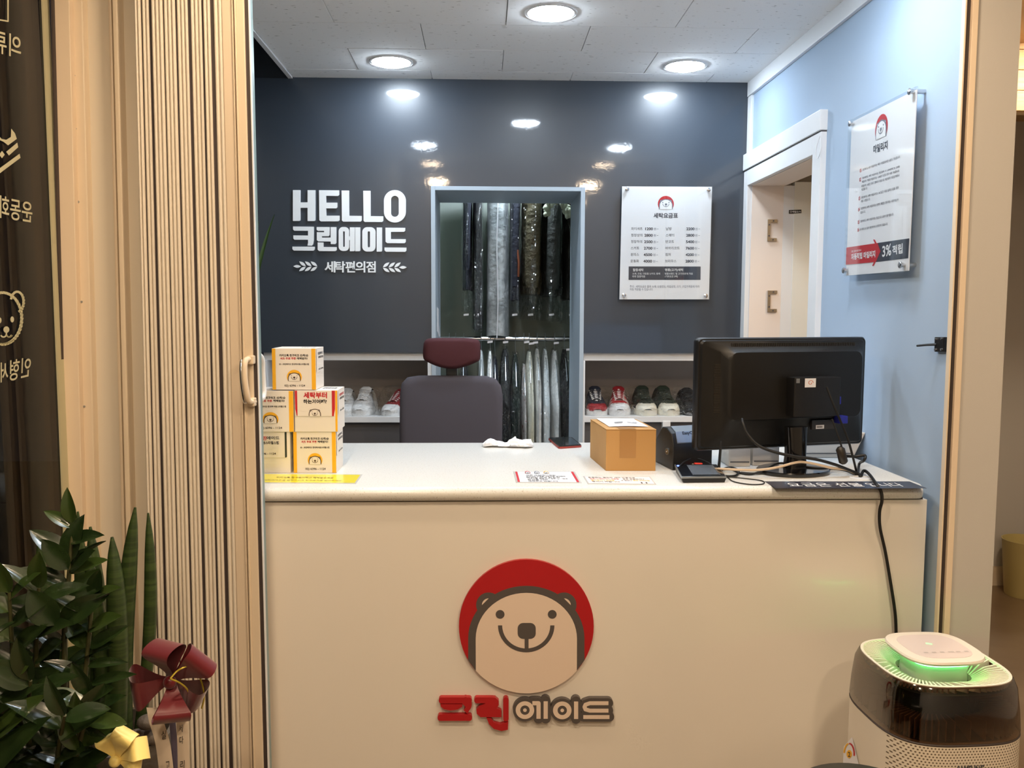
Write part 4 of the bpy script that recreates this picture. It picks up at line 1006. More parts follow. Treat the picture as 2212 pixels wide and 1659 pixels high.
t = laminate('laminated_card', 'white laminated notice with red side bars on the counter edge', q1); P1 = bil(q1)
MB().flat([[(.03, .04), (.97, .04), (.97, .96), (.03, .96)]], P1, .001, .0013).build('paper_print', M['paper'], t)
for a in ((.03, .065), (.93, .97)): MB().flat([[(a[0], .04), (a[1], .04), (a[1], .96), (a[0], .96)]], P1, .0013, .0016).build('red_bar', M['printred'], t)
for i, (c, w) in enumerate((('printred', 0), ('printgrey', 1), ('printyellow', 2))): bear(lambda x, y, h=0: P1(x, y*4.2, h), .225+.15*i, .042, .045, .0013, t, M[c], M['printdark'], M['paper'], cut=.2)
for i, (s, x0, x1) in enumerate((('저희 크린에이드는', .18, .66), ('고객님의 의류를 내옷처럼 생각하며', .18, .80), ('책임감 있게 최상의', .18, .70), ('서비스를 제공하기 위해 노력하고', .19, .82), ('최선을 다해', .19, .50), ('세탁하고 있습니다.', .19, .66))):
    MB().text(s, (x0, .33+.105*i, x1, .41+.105*i), P1, .0013, .0017, .03).build('lettering', M['printblack'], t)
q2 = [(1259.5, 1029), (1404, 1030), (1418, 1047.3), (1270, 1046)]
t = laminate('laminated_card', 'laminated notice in black, red and orange print beside the carton', q2); P2_ = bil(q2)
MB().flat([[(.02, .06), (.98, .06), (.98, .94), (.02, .94)]], P2_, .001, .0013).build('paper_print', mat('pinkish paper', (246, 232, 226), .5), t)
for s, x0, x1, y, c in (('운동화는 별도의 세탁 비용으로', .06, .76, .14, 'printblack'), ('건조기/세탁기가 사용된', .07, .5, .32, 'printred'), ('옷은 변형되거나', .56, .88, .32, 'printblack'), ('줄어들거나 변색될', .08, .42, .5, 'printyellow'), ('수 있으니', .52, .68, .5, 'printblack'), ('확인 부탁드립', .7, .94, .5, 'printyellow'), ('주시기 바랍니다.', .08, .5, .68, 'printblack')):
    MB().text(s, (x0, y, x1, y+.13), P2_, .0013, .0017, .02).build('lettering', M[c], t)
for x in (.80, .87): MB().flat([circ(x, .84, .013, 10, .09)], P2_, .0013, .0016).build('bear_paw', M['printblack'], t)
q3 = [(1651.5, 1040.4), (1964.6, 1040.4), (2003, 1055.6), (1675, 1055.6)]
t = thing('counter_sticker', 'navy sticker strip with white Korean lettering at the counter edge', 'sticker', PC(1820, 1048)); P3_ = bil(q3)
MB().flat([[(0, 0), (1, 0), (1, 1), (0, 1)]], P3_, .0002, .0008).build('strip', mat('navy vinyl', (48, 50, 64), .3), t)
for s, x0, x1 in (('요금은', .12, .40), ('선불', .44, .62), ('입니다', .655, .885)): MB().text(s, (x0, .24, x1, .76), P3_, .0008, .0012, .004).build('lettering', M['printwhite'], t)
# ================================================================== CARTON, PHONE, TISSUE
a, b, c = PC(1308.5, 1017.3), PC(1416, 1017.5), PC(1274.5, 988)
dn = (c-a); hgt = atY(1310, 929.5, a.y).z-CT
kr = mat('kraft board', (192, 148, 90), .7, var=(3, (182, 138, 80), .4, .6)); kr2 = mat('brown tape', (170, 126, 74), .35)
t = thing('carton', 'brown cardboard parcel carton with a delivery label on top', 'box', (a+b+dn)/2)
U_ = (b-a).normalized(); Dv = dn
Pc = lambda p, q_, h: a+(b-a)*p+Dv*q_+V((0, 0, h))
MB().hexa([Pc(0, 0, .0004), Pc(1, 0, .0004), Pc(1, 1, .0004), Pc(0, 1, .0004), Pc(0, 0, hgt), Pc(1, 0, hgt), Pc(1, 1, hgt), Pc(0, 1, hgt)]).build('body', kr, t, bevel=.0008)
MB().hexa([Pc(-.002, -.003, hgt+.0005), Pc(1.002, -.003, hgt+.0005), Pc(1.002, .49, hgt+.001), Pc(-.002, .49, hgt+.001), Pc(-.002, -.003, hgt+.003), Pc(1.002, -.003, hgt+.003), Pc(1.002, .49, hgt+.004), Pc(-.002, .49, hgt+.004)]).build('top_flap', kr, t, bevel=.0006)
MB().hexa([Pc(-.002, .51, hgt+.0005), Pc(1.002, .51, hgt+.0005), Pc(1.002, 1.0, hgt+.001), Pc(-.002, 1.0, hgt+.001), Pc(-.002, .51, hgt+.004), Pc(1.002, .51, hgt+.004), Pc(1.002, 1.0, hgt+.003), Pc(-.002, 1.0, hgt+.003)]).build('top_flap', kr, t, bevel=.0006)
fy = V((0, -.0004, 0))
MB().add([Pc(.27, 0, hgt*.32)+fy, Pc(.60, 0, hgt*.32)+fy, Pc(.60, 0, hgt)+fy, Pc(.27, 0, hgt)+fy], [(0, 1, 2, 3)]).add([Pc(.27, -.004, hgt+.0042), Pc(.6, -.004, hgt+.0042), Pc(.6, 1, hgt+.0046), Pc(.27, 1, hgt+.0046)], [(0, 1, 2, 3)]).build('tape', kr2, t)
lb = MB(); n = 10; lr = []
for i in range(n+1):
    p = .12+.80*i/n; bulge = .006*math.sin(math.pi*i/n)
    lr.append([Pc(p, .18, hgt+.005+bulge*.3), Pc(p, .45, hgt+.006+bulge), Pc(p, .85, hgt+.0055+bulge*.6), Pc(p+.01, .98, hgt+.006)])
lb.loft(lr, closed=False)
ll = lb.build('delivery_label', M['paper'], t, smooth=60)
Pl = lambda p, q_, h=0: Pc(.12+.8*p, .98-.8*q_, hgt+.0072+h+.006*math.sin(math.pi*p)*.95)
MB().text('103-0085', (.55, .70, .82, .80), Pl, 0, .0004, .02).build('lettering', M['printblack'], ll)
mb = MB()
for i in range(14): mb.flat([[(.22+.016*i, .70), (.228+.016*i+(.004 if i % 3 else 0), .70), (.228+.016*i+(.004 if i % 3 else 0), .80), (.22+.016*i, .80)]], Pl, 0, .0004)
stuff(mb.build('barcode', M['printblack'], ll))
MB().text('청대역 서원스타힐스 상가', (.1, .46, .9, .54), Pl, 0, .0004, .0).build('lettering', M['printgrey'], ll)
# phone
qp = [(1184, 950), (1235.5, 948.8), (1257, 966.5), (1207, 970)]
t = thing('phone', 'black smartphone in a red case lying on the counter', 'phone', PC(1220, 959)); PPh = bil(qp)
def slab(mb, r0, h0, h1, ins=0, n=5):
    rr = rrect(ins, ins*.6, 1-ins, 1-ins*.6, .10, n, .05)
    return mb.loft([[PPh(x, y, h0) for x, y in rr], [PPh(x, y, h1) for x, y in rr]])
slab(MB(), 0, .0005, .0065).build('case', mat('red rubber case', (150, 56, 46), .5), t, smooth=40)
slab(MB(), 0, .0066, .0085, .015).build('phone_body', M['black'], t, smooth=40)
MB().flat([[(.07, .06), (.93, .06), (.93, .94), (.07, .94)]], PPh, .0085, .0089).build('screen', mat('dark screen glass', (36, 38, 42), .06, coat=.5), t)
# crumpled tissue
t0 = PC(1097, 965)
mb = MB(); rings = []
for i in range(17):
    s = i/16; x = atZ(1044, 965, CT).x+(atZ(1150, 962, CT).x-atZ(1044, 965, CT).x)*s
    hh = .012+.016*(.5+.5*noise.noise(V((s*5.2, 3.1, 0))))+(.010 if .52 < s < .64 else 0)-.010*math.exp(-((s-.45)*9)**2); ww = .030+.018*noise.noise(V((s*4, 8, 1)))
    if i in (0, 16): hh *= .5; ww *= .5
    r = []
    for k in range(16):
        a_ = 2*math.pi*k/16; j = 1+.5*noise.noise(V((s*9, math.cos(a_)*2, math.sin(a_)*2)))
        r.append(V((x+.012*noise.noise(V((s*6, k*.8, 2))), t0.y+math.cos(a_)*ww*j+.01*math.sin(s*6), max(CT+.0005, CT+.0005+hh*(.5+.5*math.sin(a_))*j))))
    rings.append(r)
tag(mb.loft(rings).build('tissue', mat('white tissue', (244, 244, 246), .8), None, smooth=20, origin=(t0.x, t0.y, CT)), 'crumpled white tissue on the counter behind the middle', 'tissue')
# ================================================================== CARD TERMINAL AND SIGNATURE PAD
tp = thing('receipt_printer', 'black and silver receipt printer half hidden by the monitor', 'printer', PC(1490, 1010))
fl_, fr_, bl_ = PC(1453, 1016.5), PC(1537, 1010), PC(1417, 998)
Ux = fr_-fl_; Ud = (bl_-fl_)*1.05; hT = atY(1480, 925, fl_.y+.05).z-CT
Pp = lambda a, d, h: fl_+Ux*a+Ud*d+V((0, 0, h))
sec = [(0, .0), (0, hT*.66), (.10, hT*.90), (.35, hT*1.0), (.62, hT*.98), (.86, hT*.72), (1, hT*.58), (1, .0)]
def sect(a, sh=1): return [Pp(a, d if sh == 1 else .5+(d-.5)*sh, .001+h*(1 if sh == 1 else .98)) for d, h in sec]
MB().loft([sect(0, .985), sect(.015), sect(1)]).build('housing', M['black'], tp, smooth=30)
tops = [(-.004, hT*.66), (-.004, hT*.70), (.10, hT*.94), (.36, hT*1.035), (.36, hT*1.01)]
MB().loft([[Pp(a, d, .001+h) for d, h in tops] for a in (.10, .14, 1.002)]).build('silver_cover', M['silver'], tp, smooth=30)
Pe = lambda a, b, h=0: Pp(a, .02+.09*(1-b), .001+hT*(.72+.22*(1-b)))+V((0, -.001-h, .001))
MB().text('EasyCheck', (.27, .05, .74, .5), Pe, 0, .0006, .03).build('lettering', M['printblack'], tp)
cbn = Pp(-.002, .28, hT*.42); nb = (Ux.normalized())
bt = MB().cyl(cbn, cbn-nb*.003, .010, 24).build('power_button', M['silver'], tp, smooth=40)
MB().cyl(cbn-nb*.003, cbn-nb*.004, .0062, 20).build('button_ring', mat('brass button', (150, 130, 96), .3, metal=.8), bt)
MB().cyl(cbn-nb*.004, cbn-nb*.0046, .0022, 12).build('button_mark', M['paper'], bt)
for k, (x, y) in enumerate(((1468, 1008), (1482, 1004))):
    p = PC(x, y)+V((0, 0, .010)); MB().tube([p+V((-.008, -.004, .002)), p+V((.006, .002, .004)), p+V((.020, .004, .002))], [.009, .008, .005], 8).build('plug', mat('grey connector', (158, 150, 132), .5), tp, smooth=50)
sp = thing('signature_pad', 'small black signature pad with a grey screen in front of the receipt printer', 'signature pad', PC(1515, 1038))
qs = [(1457, 1020), (1548, 1020), (1569, 1042.5), (1472, 1043.5)]; PSg = bil(qs)
hS = .020
mb = MB().hexa([PSg(.04, 1.0, .0005), PSg(.96, 1.0, .0005), PSg(.97, .05, .0005), PSg(.03, .05, .0005), PSg(0, 1, .012), PSg(1, 1, .012), PSg(1, 0, .018), PSg(0, 0, .018)])
mb.build('base', M['black'], sp, bevel=.001)
mb = MB().hexa([PSg(0, 1, .0121), PSg(1, 1, .0121), PSg(1, 0, .0181), PSg(0, 0, .0181), PSg(0, 1, .0165), PSg(1, 1, .0165), PSg(1, 0, .0225), PSg(0, 0, .0225)])
mb.build('silver_rim', M['silver'], sp, bevel=.001)
PSt = lambda a, b, h=0: PSg(a, b, .0226-.006*b+h)
MB().flat([[(.02, .03), (.98, .03), (.98, .95), (.02, .95)]], PSt, 0, .0006).build('top_face', M['blackgloss'], sp)
MB().flat([[(.27, .1), (.88, .1), (.9, .9), (.27, .9)]], PSt, .0006, .001).build('bezel', M['silver'], sp)
MB().flat([[(.29, .28), (.84, .28), (.86, .88), (.29, .88)]], PSt, .001, .0014).build('screen', mat('grey lcd', (96, 104, 114), .15), sp)
MB().flat([rrect(.03, .10, .09, .22, .02)], PSt, .0006, .001).build('status_light', glow('blue status light', (.12, .18, 1), 5), sp)
# ================================================================== MONITOR, seen from behind
bc = PC(1722, 1023); yl, yr = bc.y-.012, bc.y+.115
pL, pR = atY(1509, 850, yl), atY(1871, 840, yr)
ang = math.atan2(pR.y-pL.y, pR.x-pL.x); Wd = (V((pR.x, pR.y, 0))-V((pL.x, pL.y, 0))).length
mo = thing('monitor', 'black computer monitor seen from behind with a small computer box on its back', 'monitor', (bc.x, bc.y, CT), rotz=ang)
def loc(p): d = V(p)-V((bc.x, bc.y, CT)); return V((d.x*math.cos(ang)+d.y*math.sin(ang), -d.x*math.sin(ang)+d.y*math.cos(ang), d.z))
lL = loc(pL); X0 = lL.x; Yb = lL.y
zt = atY(1510, 731, yl).z-CT; zb2 = atY(1509, 975, yl).z-CT
bm_ = mat('monitor shell', (13, 12, 11), .42, bump=(900, .1, .001))
def rr3(x0, x1, z0, z1, y, r=.012): return [V((x, y, z_)) for x, z_ in rrect(x0, z0, x1, z1, r)]
X1 = X0+Wd
MB().loft([rr3(X0, X1, zb2, zt, Yb+.034), rr3(X0-.001, X1+.001, zb2-.001, zt+.001, Yb+.030), rr3(X0-.001, X1+.001, zb2-.001, zt+.001, Yb+.014), rr3(X0+.002, X1-.002, zb2+.002, zt-.002, Yb+.008)]).build('front_frame', M['black'], mo, smooth=40, local=True)
MB().box(X0+.012, X1-.012, Yb+.034, Yb+.0346, zb2+.016, zt-.012).build('screen', mat('lit screen', (150, 170, 200), .2, emit=(.5, .65, 1, .5)), mo, local=True)
def wx(p): return X0+Wd*p
def wz(p): return zb2+(zt-zb2)*p
MB().loft([rr3(X0+.004, X1-.004, zb2+.004, zt-.004, Yb+.010), rr3(X0+.010, X1-.010, zb2+.010, zt-.008, Yb+.002), rr3(wx(.12), wx(.965), wz(.12), wz(.93), Yb-.002, .02), rr3(wx(.145), wx(.945), wz(.26), wz(.885), Yb-.016, .022), rr3(wx(.16), wx(.938), wz(.275), wz(.875), Yb-.021, .02)]).build('back_shell', bm_, mo, smooth=35, local=True)
v_ = MB()
for k in range(30):
    zz = wz(.34)+k*(wz(.78)-wz(.34))/30
    v_.box(wx(.085), wx(.13), Yb-.0022, Yb+.006, zz, zz+.0022)
stuff(v_.build('vent_ribs', mat('vent rib', (40, 36, 30), .4), mo, local=True))
v_ = MB()
for k in range(70):
    xx = wx(.18)+k*(wx(.92)-wx(.18))/70
    v_.box(xx, xx+.0022, Yb-.0045, Yb+.004, wz(.91), wz(.955))
stuff(v_.build('vent_ribs', mat('vent rib', (40, 36, 30), .4), mo, local=True))
bx = MB().box(wx(.485), wx(.76), Yb-.058, Yb-.020, wz(.30), wz(.655)).build('mini_computer', M['black'], mo, bevel=.003, local=True)
Pm = lambda a, b, h=0: V((wx(a), Yb-.058-h, wz(b)))
MB().flat([[(.545, .565), (.61, .565), (.61, .645), (.545, .645)]], Pm, 0, .0005).build('sticker', M['paper'], bx, local=True)
MB().flat(thick([(.578+.016*math.cos(k*.6)*(1-k*.06), .605+.026*math.sin(k*.6)*(1-k*.06)) for k in range(12)], .004), Pm, .0005, .0008).build('sticker_swirl', mat('orange print', (206, 120, 90), .5), bx, local=True)
MB().box(wx(.495), wx(.515), Yb-.0584, Yb-.05, wz(.605), wz(.645)).build('antenna_cap', M['silver'], bx, local=True)
Pq = lambda a, b, h=0: V((wx(a), Yb-.0035-h, wz(b)))
lp = MB().flat([[(.645, .165), (.79, .165), (.79, .25), (.645, .25)]], lambda a, b, h=0: V((wx(a), Yb-.012-h, wz(b))), 0, .008).build('label_plate', mat('grey rating label', (52, 48, 46), .4), mo, local=True)
Pl2 = lambda a, b, h=0: V((wx(a), Yb-.020-h, wz(b)))
MB().flat([[(.668, .17), (.718, .17), (.718, .205), (.668, .205)]], Pl2, 0, .0006).build('serial_sticker', M['paper'], lp, local=True)
mb = MB()
for i in range(7): mb.flat([[(.674+.005*i, .18), (.677+.005*i, .18), (.677+.005*i, .195), (.674+.005*i, .195)]], Pl2, .0006, .001)
stuff(mb.build('barcode', M['printblack'], lp, local=True))
blue = mat('blue connector', (38, 44, 150), .4)
for x0, z0, x1, z1 in ((.765, .40, .785, .47), (.78, .22, .83, .29)): MB().box(wx(x0), wx(x1), Yb-.045, Yb-.012, wz(z0), wz(z1)).build('vga_plug', blue, mo, bevel=.002, local=True)
# stand
nk = []
for z_, hw, dp in ((.012, .030, .022), (.05, .027, .020), (.10, .030, .018), (.13, .032, .016)): nk.append([V((x, y+.012, z_)) for x, y in rrect(-hw+.0, -dp, hw, dp, .012)])
MB().loft(nk).build('neck', M['blackgloss'], mo, smooth=40, local=True)
MB().loft([[V((.104*s*math.cos(a), .086*s*math.sin(a)+.02, z_)) for a in [2*math.pi*k/48 for k in range(48)]] for s, z_ in ((.97, .0005), (1, .003), (1, .009), (.97, .012), (.3, .0145))]).build('stand_base', M['blackgloss'], mo, smooth=40, local=True)
# ================================================================== CABLES
def cable(name, label, pts, r, m, cat='cable', extra=None):
    P_ = smoothpath(pts, 7); c0 = P_[0]
    o = MB().tube(P_, r, 8).build(name, m, None, smooth=60, origin=(c0.x, c0.y, min(p.z for p in P_)))
    return tag(o, label, cat, 'cables round the monitor')
cbk = mat('black cable', (20, 19, 18), .5); ccr = mat('cream cable', (206, 184, 158), .5)
CZ = lambda x, y, h=.004: PC(x, y)+V((0, 0, h))
AY = lambda x, y, Y: atY(x, y, Y)
mY = bc.y-.035
grm = PC(1860, 1033)
g = thing('cable_grommet', 'white cable grommet in the worktop by the navy sticker', 'grommet', grm)
MB().lathe([(.030, .0003), (.030, .002), (.026, .003), (.022, .003), (.022, .001)], grm, 32).build('ring', M['white'], g, smooth=40)
cable('power_cable', 'thick black cable looping across the back of the monitor to the grommet', [AY(1603, 905, mY-.0), AY(1605, 915, mY-.012), AY(1614, 937, mY-.02), AY(1638, 962, mY-.03), AY(1672, 976, mY-.035), AY(1715, 985.7, mY-.035), AY(1761, 992, mY-.03), AY(1802, 1003, mY-.02), AY(1836, 1016, mY-.01), CZ(1855, 1029, .006), CZ(1858, 1032, .003)], .0042, cbk)
cable('power_cable', 'black cable hanging over the counter edge down to the air purifier', [CZ(1860, 1031, .004), CZ(1866, 1026, .012), CZ(1878, 1033, .010), CZ(1893, 1050, .0045), V((atY(1903, 1066, CF-.006).x, CF-.006, CT-.012)), atY(1905, 1082, CF-.010), atY(1900, 1105, CF-.004), atY(1901, 1140, CF+.004), atY(1912, 1190, CF+.010), atY(1924, 1260, CF+.008), atY(1934, 1330, CF+.004), atY(1936, 1400, CF+.006), atY(1938, 1520, CF+.008), V((atY(1938, 1520, CF).x, CF-.01, .01))], .0042, cbk)
cable('signal_cable', 'black cable from the small computer down to the grommet, right of the stand', [AY(1786, 836, mY-.012), AY(1803, 880, mY-.02), AY(1818, 915, mY-.018), AY(1832, 950, mY-.02), AY(1843, 990, mY-.02), CZ(1850, 1026, .008)], .0033, cbk)
cable('signal_cable', 'thin black cable beside the signal cable from the monitor socket', [AY(1797, 905, mY-.010), AY(1812, 945, mY-.02), AY(1818, 965, mY-.022)], .0026, cbk)
cable('power_cable', 'black cable with a bend near the blue wall behind the grommet', [AY(1828, 985, mY+.0), AY(1846, 986, mY), AY(1868, 984, mY-.005), AY(1866, 995, mY-.005), CZ(1856, 1012, .014), CZ(1853, 1028, .004)], .0040, cbk)
sw = tag(MB().tube([AY(1814, 965, mY-.022), AY(1815, 970, mY-.022), AY(1822, 998, mY-.02), AY(1823, 1002, mY-.02)], [.006, .012, .012, .006], 10).build('inline_switch', mat('brown black switch', (42, 36, 28), .4), None, smooth=50, origin=AY(1818, 1000, mY-.02)), 'oblong black cable switch hanging at the right of the monitor stand', 'switch')
cable('network_cable', 'cream cable with a red tag running in front of the monitor stand', [CZ(1478, 1008, .012), CZ(1500, 1014, .012), CZ(1535, 1018, .008), AY(1556, 1013, mY-.02), AY(1629, 1015.5, mY-.025), AY(1677, 1010, mY-.03), AY(1711, 1001, mY-.03), AY(1732, 998, mY-.03), AY(1761, 1002.6, mY-.03), AY(1797, 1011, mY-.02), AY(1829, 1014.5, mY-.005), CZ(1848, 1028, .006)], .0035, ccr)
rt = CZ(1507, 1015, .013)
tag(MB().tube([rt+V((-.010, -.001, .002)), rt+V((.012, 0, .001))], .0068, 6).build('red_tag', mat('red vinyl tag', (232, 56, 40), .45), None, origin=rt), 'red tag wrapped on the cream cable by the signature pad', 'tag')
cable('signal_cable', 'thin black cable arching over the red tag into the signature pad', [CZ(1466, 1026, .022), CZ(1478, 1018, .028), CZ(1500, 1012, .030), CZ(1530, 1016, .022), CZ(1552, 1024, .010), CZ(1570, 1032, .003), CZ(1585, 1042, .002), CZ(1620, 1048, .002), CZ(1648, 1047, .002), CZ(1645, 1040, .002), CZ(1600, 1035, .003), CZ(1560, 1031, .003)], .0016, cbk)
cable('signal_cable', 'black cable loop lying left of the monitor stand', [CZ(1552, 1020, .004), CZ(1575, 1014, .006), CZ(1595, 1020, .006), CZ(1590, 1030, .004), CZ(1565, 1031, .004), CZ(1553, 1026, .004), CZ(1570, 1018, .010), CZ(1596, 1024, .004), CZ(1625, 1027, .004), CZ(1660, 1020, .010)], .0030, cbk)
cable('signal_cable', 'black cable crossing the front of the stand base', [CZ(1600, 1024, .004), CZ(1640, 1026, .006), CZ(1680, 1016, .020), CZ(1720, 1019, .018), CZ(1770, 1022, .014), CZ(1820, 1020, .006), CZ(1850, 1029, .004)], .0028, cbk)
at_ = thing('antenna', 'thin black upright antenna left of the monitor stand', 'antenna', CZ(1552, 1022, .001))
MB().tube([CZ(1552, 1022, .001), AY(1555, 985, mY), AY(1557.5, 953, mY-.01)], [.0042, .0038, .0032], 10).build('rod', M['black'], at_, smooth=50)
# white equipment behind the monitor
wpr = mat('off white plastic', (216, 206, 192), .45)
def backbox(label, xa, xb, ytop, ybot, Yb_, dep, name='card_tray', m=wpr, slant=0):
    p0 = PC(xa, ybot); yy = p0.y
    x0, x1 = atY(xa, ybot, yy).x, atY(xb, ybot, yy).x; zt_ = atY(xa, ytop, yy).z
    t = thing(name, label, 'box', ((x0+x1)/2, yy+dep/2, CT))
    MB().hexa([(x0, yy, CT+.0005), (x1, yy, CT+.0005), (x1, yy+dep, CT+.0005), (x0, yy+dep, CT+.0005), (x0-slant*.0, yy, zt_), (x1+slant, yy, zt_), (x1+slant, yy+dep, zt_), (x0, yy+dep, zt_)]).build('body', m, t, bevel=.003)
    MB().box(x0+.004, x1-.004+min(0, slant), yy-.0015, yy+.002, CT+.012, CT+.015).build('seam', M['greypanel'], t)
    return t
backbox('off white equipment box under the monitor, left of two beside the stand', 1574, 1621, 960, 1008, 0, .10)
backbox('off white equipment box under the monitor, nearer the stand', 1625.5, 1683, 960, 1006, 0, .10)
backbox('off white equipment case with slanted side right of the monitor stand', 1731, 1844, 935, 989, 0, .13, 'equipment_case', slant=.035)
# ================================================================== AIR PURIFIER
pz, pcx, pcy = .70, 1.035, 1.907
ap = thing('air_purifier', 'white tower air purifier with a smoky band and green light', 'air purifier', (pcx, pcy, 0))
PA = .05
def sq(s, z_, n=64, e=3.2, ox=0, oy=0):
    out = []
    for k in range(n):
        a = 2*math.pi*k/n; c_, s_ = math.cos(a), math.sin(a)
        x = math.copysign(abs(c_)**(2/e), c_)*s; y = math.copysign(abs(s_)**(2/e), s_)*s
        out.append(V((pcx+x*math.cos(PA)-y*math.sin(PA)+ox, pcy+x*math.sin(PA)+y*math.cos(PA)+oy, z_)))
    return out
S = .141; zb3 = .578
pw = mat('purifier white', (228, 220, 206), .35)
smoky = clear('smoky brown plastic', (.32, .22, .15), .10, .6, .08)
# perforated lower body: hole pattern in the material, too fine to pick apart
pm = bpy.data.materials.new('perforated purifier body'); pm.use_nodes = True; nt = pm.node_tree; bs = nt.nodes['Principled BSDF']
tc = nt.nodes.new('ShaderNodeTexCoord'); sx = nt.nodes.new('ShaderNodeSeparateXYZ'); nt.links.new(tc.outputs['Object'], sx.inputs[0])
def mth(op, a, b=None, c=None):
    n = nt.nodes.new('ShaderNodeMath'); n.operation = op
    for i, q in enumerate((a, b, c)):
        if q is None: continue
        if isinstance(q, (int, float)): n.inputs[i].default_value = q
        else: nt.links.new(q, n.inputs[i])
    return n.outputs[0]
ur = mth('ADD', mth('MULTIPLY', sx.outputs[0], math.cos(PA)), mth('MULTIPLY', sx.outputs[1], math.sin(PA)))
su = mth('MULTIPLY', ur, 140); sv = mth('MULTIPLY', sx.outputs[2], 160)
rowi = mth('FLOOR', sv); su2 = mth('ADD', su, mth('MULTIPLY', mth('MODULO', rowi, 2), .5))
fu = mth('SUBTRACT', mth('FRACT', su2), .5); fv = mth('SUBTRACT', mth('FRACT', sv), .5)
dist = mth('SQRT', mth('ADD', mth('MULTIPLY', fu, fu), mth('MULTIPLY', fv, fv)))
hole = mth('LESS_THAN', dist, .26)
vr = mth('ADD', mth('MULTIPLY', sx.outputs[0], math.sin(PA)), mth('MULTIPLY', sx.outputs[1], -math.cos(PA)))
hole = mth('MULTIPLY', hole, mth('GREATER_THAN', vr, .085))
mxn = nt.nodes.new('ShaderNodeMix'); mxn.data_type = 'RGBA'; nt.links.new(hole, mxn.inputs[0]); mxn.inputs[6].default_value = lin((228, 218, 200)); mxn.inputs[7].default_value = lin((104, 90, 70))
nt.links.new(mxn.outputs[2], bs.inputs['Base Color']); bs.inputs['Roughness'].default_value = .4
MB().loft([sq(S*1.10, .03), sq(S*1.12, .06), sq(S*1.13, .3), sq(S*1.12, zb3-.002)]).build('body', pm, ap, smooth=50)
MB().loft([sq(S*1.0, 0), sq(S*1.0, .03)]).build('foot', M['black'], ap, smooth=50)
MB().loft([sq(S*1.115, zb3), sq(S*1.128, zb3+.01), sq(S*1.11, zb3+.05), sq(S*1.07, pz-.022), sq(S*1.02, pz-.004), sq(S*1.0, pz)], caps=False).build('smoky_band', smoky, ap, smooth=60)
MB().loft([sq(S*1.115, zb3-.003), sq(S*1.13, zb3+.001), sq(S*1.115, zb3+.004)], caps=False).build('lower_rim', M['rubber'], ap, smooth=60)
MB().loft([sq(S*.995, pz-.004), sq(S*.995, pz+.0015), sq(S*.955, pz+.0015), sq(S*.945, pz-.004)], caps=False).build('top_rim', pw, ap, smooth=60)
MB().loft([sq(S*1.0, zb3+.002), sq(S*.55, zb3+.02), sq(S*.40, pz-.06), sq(S*.42, pz-.03)], caps=True).build('inner_funnel', mat('dark inner', (60, 50, 40), .6), ap, smooth=60)
MB().loft([sq(S*.46, pz-.05), sq(S*.44, pz-.01), sq(S*.48, pz+.024)], caps=True).build('core', mat('core grey', (190, 190, 180), .5), ap, smooth=60)
fm = MB(); MB().loft([sq(S*.95, pz-.022), sq(S*.5, pz-.045)], caps=False).build('fin_gap_shade', mat('dark inner', (60, 50, 40), .6), ap)  # dark sheet added under the fins so their gaps look shaded
N = 76
o1, o2 = sq(S*.955, 0, N), sq(S*.50, 0, N)
for k in range(N):
    a, b = o1[k], o2[k-3]
    m1 = (a+b)/2; n_ = V((-(b-a).y, (b-a).x, 0)).normalized()
    for (p, q, zp, zq) in ((a, m1, pz, pz-.005), (m1, b, pz-.005, pz-.022)):
        w = n_*.0017
        fm.hexa([p-w+V((0, 0, zp-.016)), q-w+V((0, 0, zq-.016)), q+w+V((0, 0, zq-.016)), p+w+V((0, 0, zp-.016)), p-w+V((0, 0, zp)), q-w+V((0, 0, zq)), q+w+V((0, 0, zq)), p+w+V((0, 0, zp))])
stuff(fm.build('outlet_fins', pw, ap))
fm = MB(); N = 64; o1, o2 = sq(S*1.06, 0, N), sq(S*.66, 0, N)
for k in range(N):
    a, b = o1[k], o2[k]; n_ = V((-(b-a).y, (b-a).x, 0)).normalized()*.0012
    fm.hexa([a-n_+V((0, 0, zb3+.006)), b-n_+V((0, 0, zb3+.02)), b+n_+V((0, 0, zb3+.02)), a+n_+V((0, 0, zb3+.006)), a-n_+V((0, 0, zb3+.05)), b-n_+V((0, 0, zb3+.04)), b+n_+V((0, 0, zb3+.04)), a+n_+V((0, 0, zb3+.05))])
stuff(fm.build('inner_fins', mat('inner fin', (150, 130, 104), .5), ap))
lt_ = MB().loft([sq(S*.53, pz+.0168), sq(S*.53, pz+.0195)], caps=False)
lt_.build('green_light_ring', glow('green air quality light', (.10, 1, .22), 22.0), ap)
zp_ = pz+.028
MB().loft([sq(S*.56, zp_-.008), sq(S*.645, zp_-.003), sq(S*.66, zp_+.002), sq(S*.645, zp_+.006), sq(S*.50, zp_+.007)]).build('top_plate', pw, ap, smooth=50)
tpn = MB().loft([sq(S*.50, zp_+.005), sq(S*.495, zp_+.0076)]).build('touch_panel', mat('touch panel', (216, 202, 196), .3), ap)
Ptp = lambda a, b, h=0: V((pcx+a*math.cos(PA)-b*math.sin(PA), pcy+a*math.sin(PA)+b*math.cos(PA), zp_+.0078+h))
MB().flat([[(-.012, .012), (.0, .006), (.004, .012), (-.008, .020)]], Ptp, 0, .0004).build('indicator', glow('green indicator', (.5, 1, .4), 1.6), tpn)
mb = MB()
for k in range(6): mb.flat([rrect(-.045+.019*k, -.040, -.035+.019*k+(.004 if k == 3 else 0), -.034, .001)], Ptp, 0, .0003)
stuff(mb.build('touch_icons', mat('icon grey', (186, 176, 170), .5), tpn))
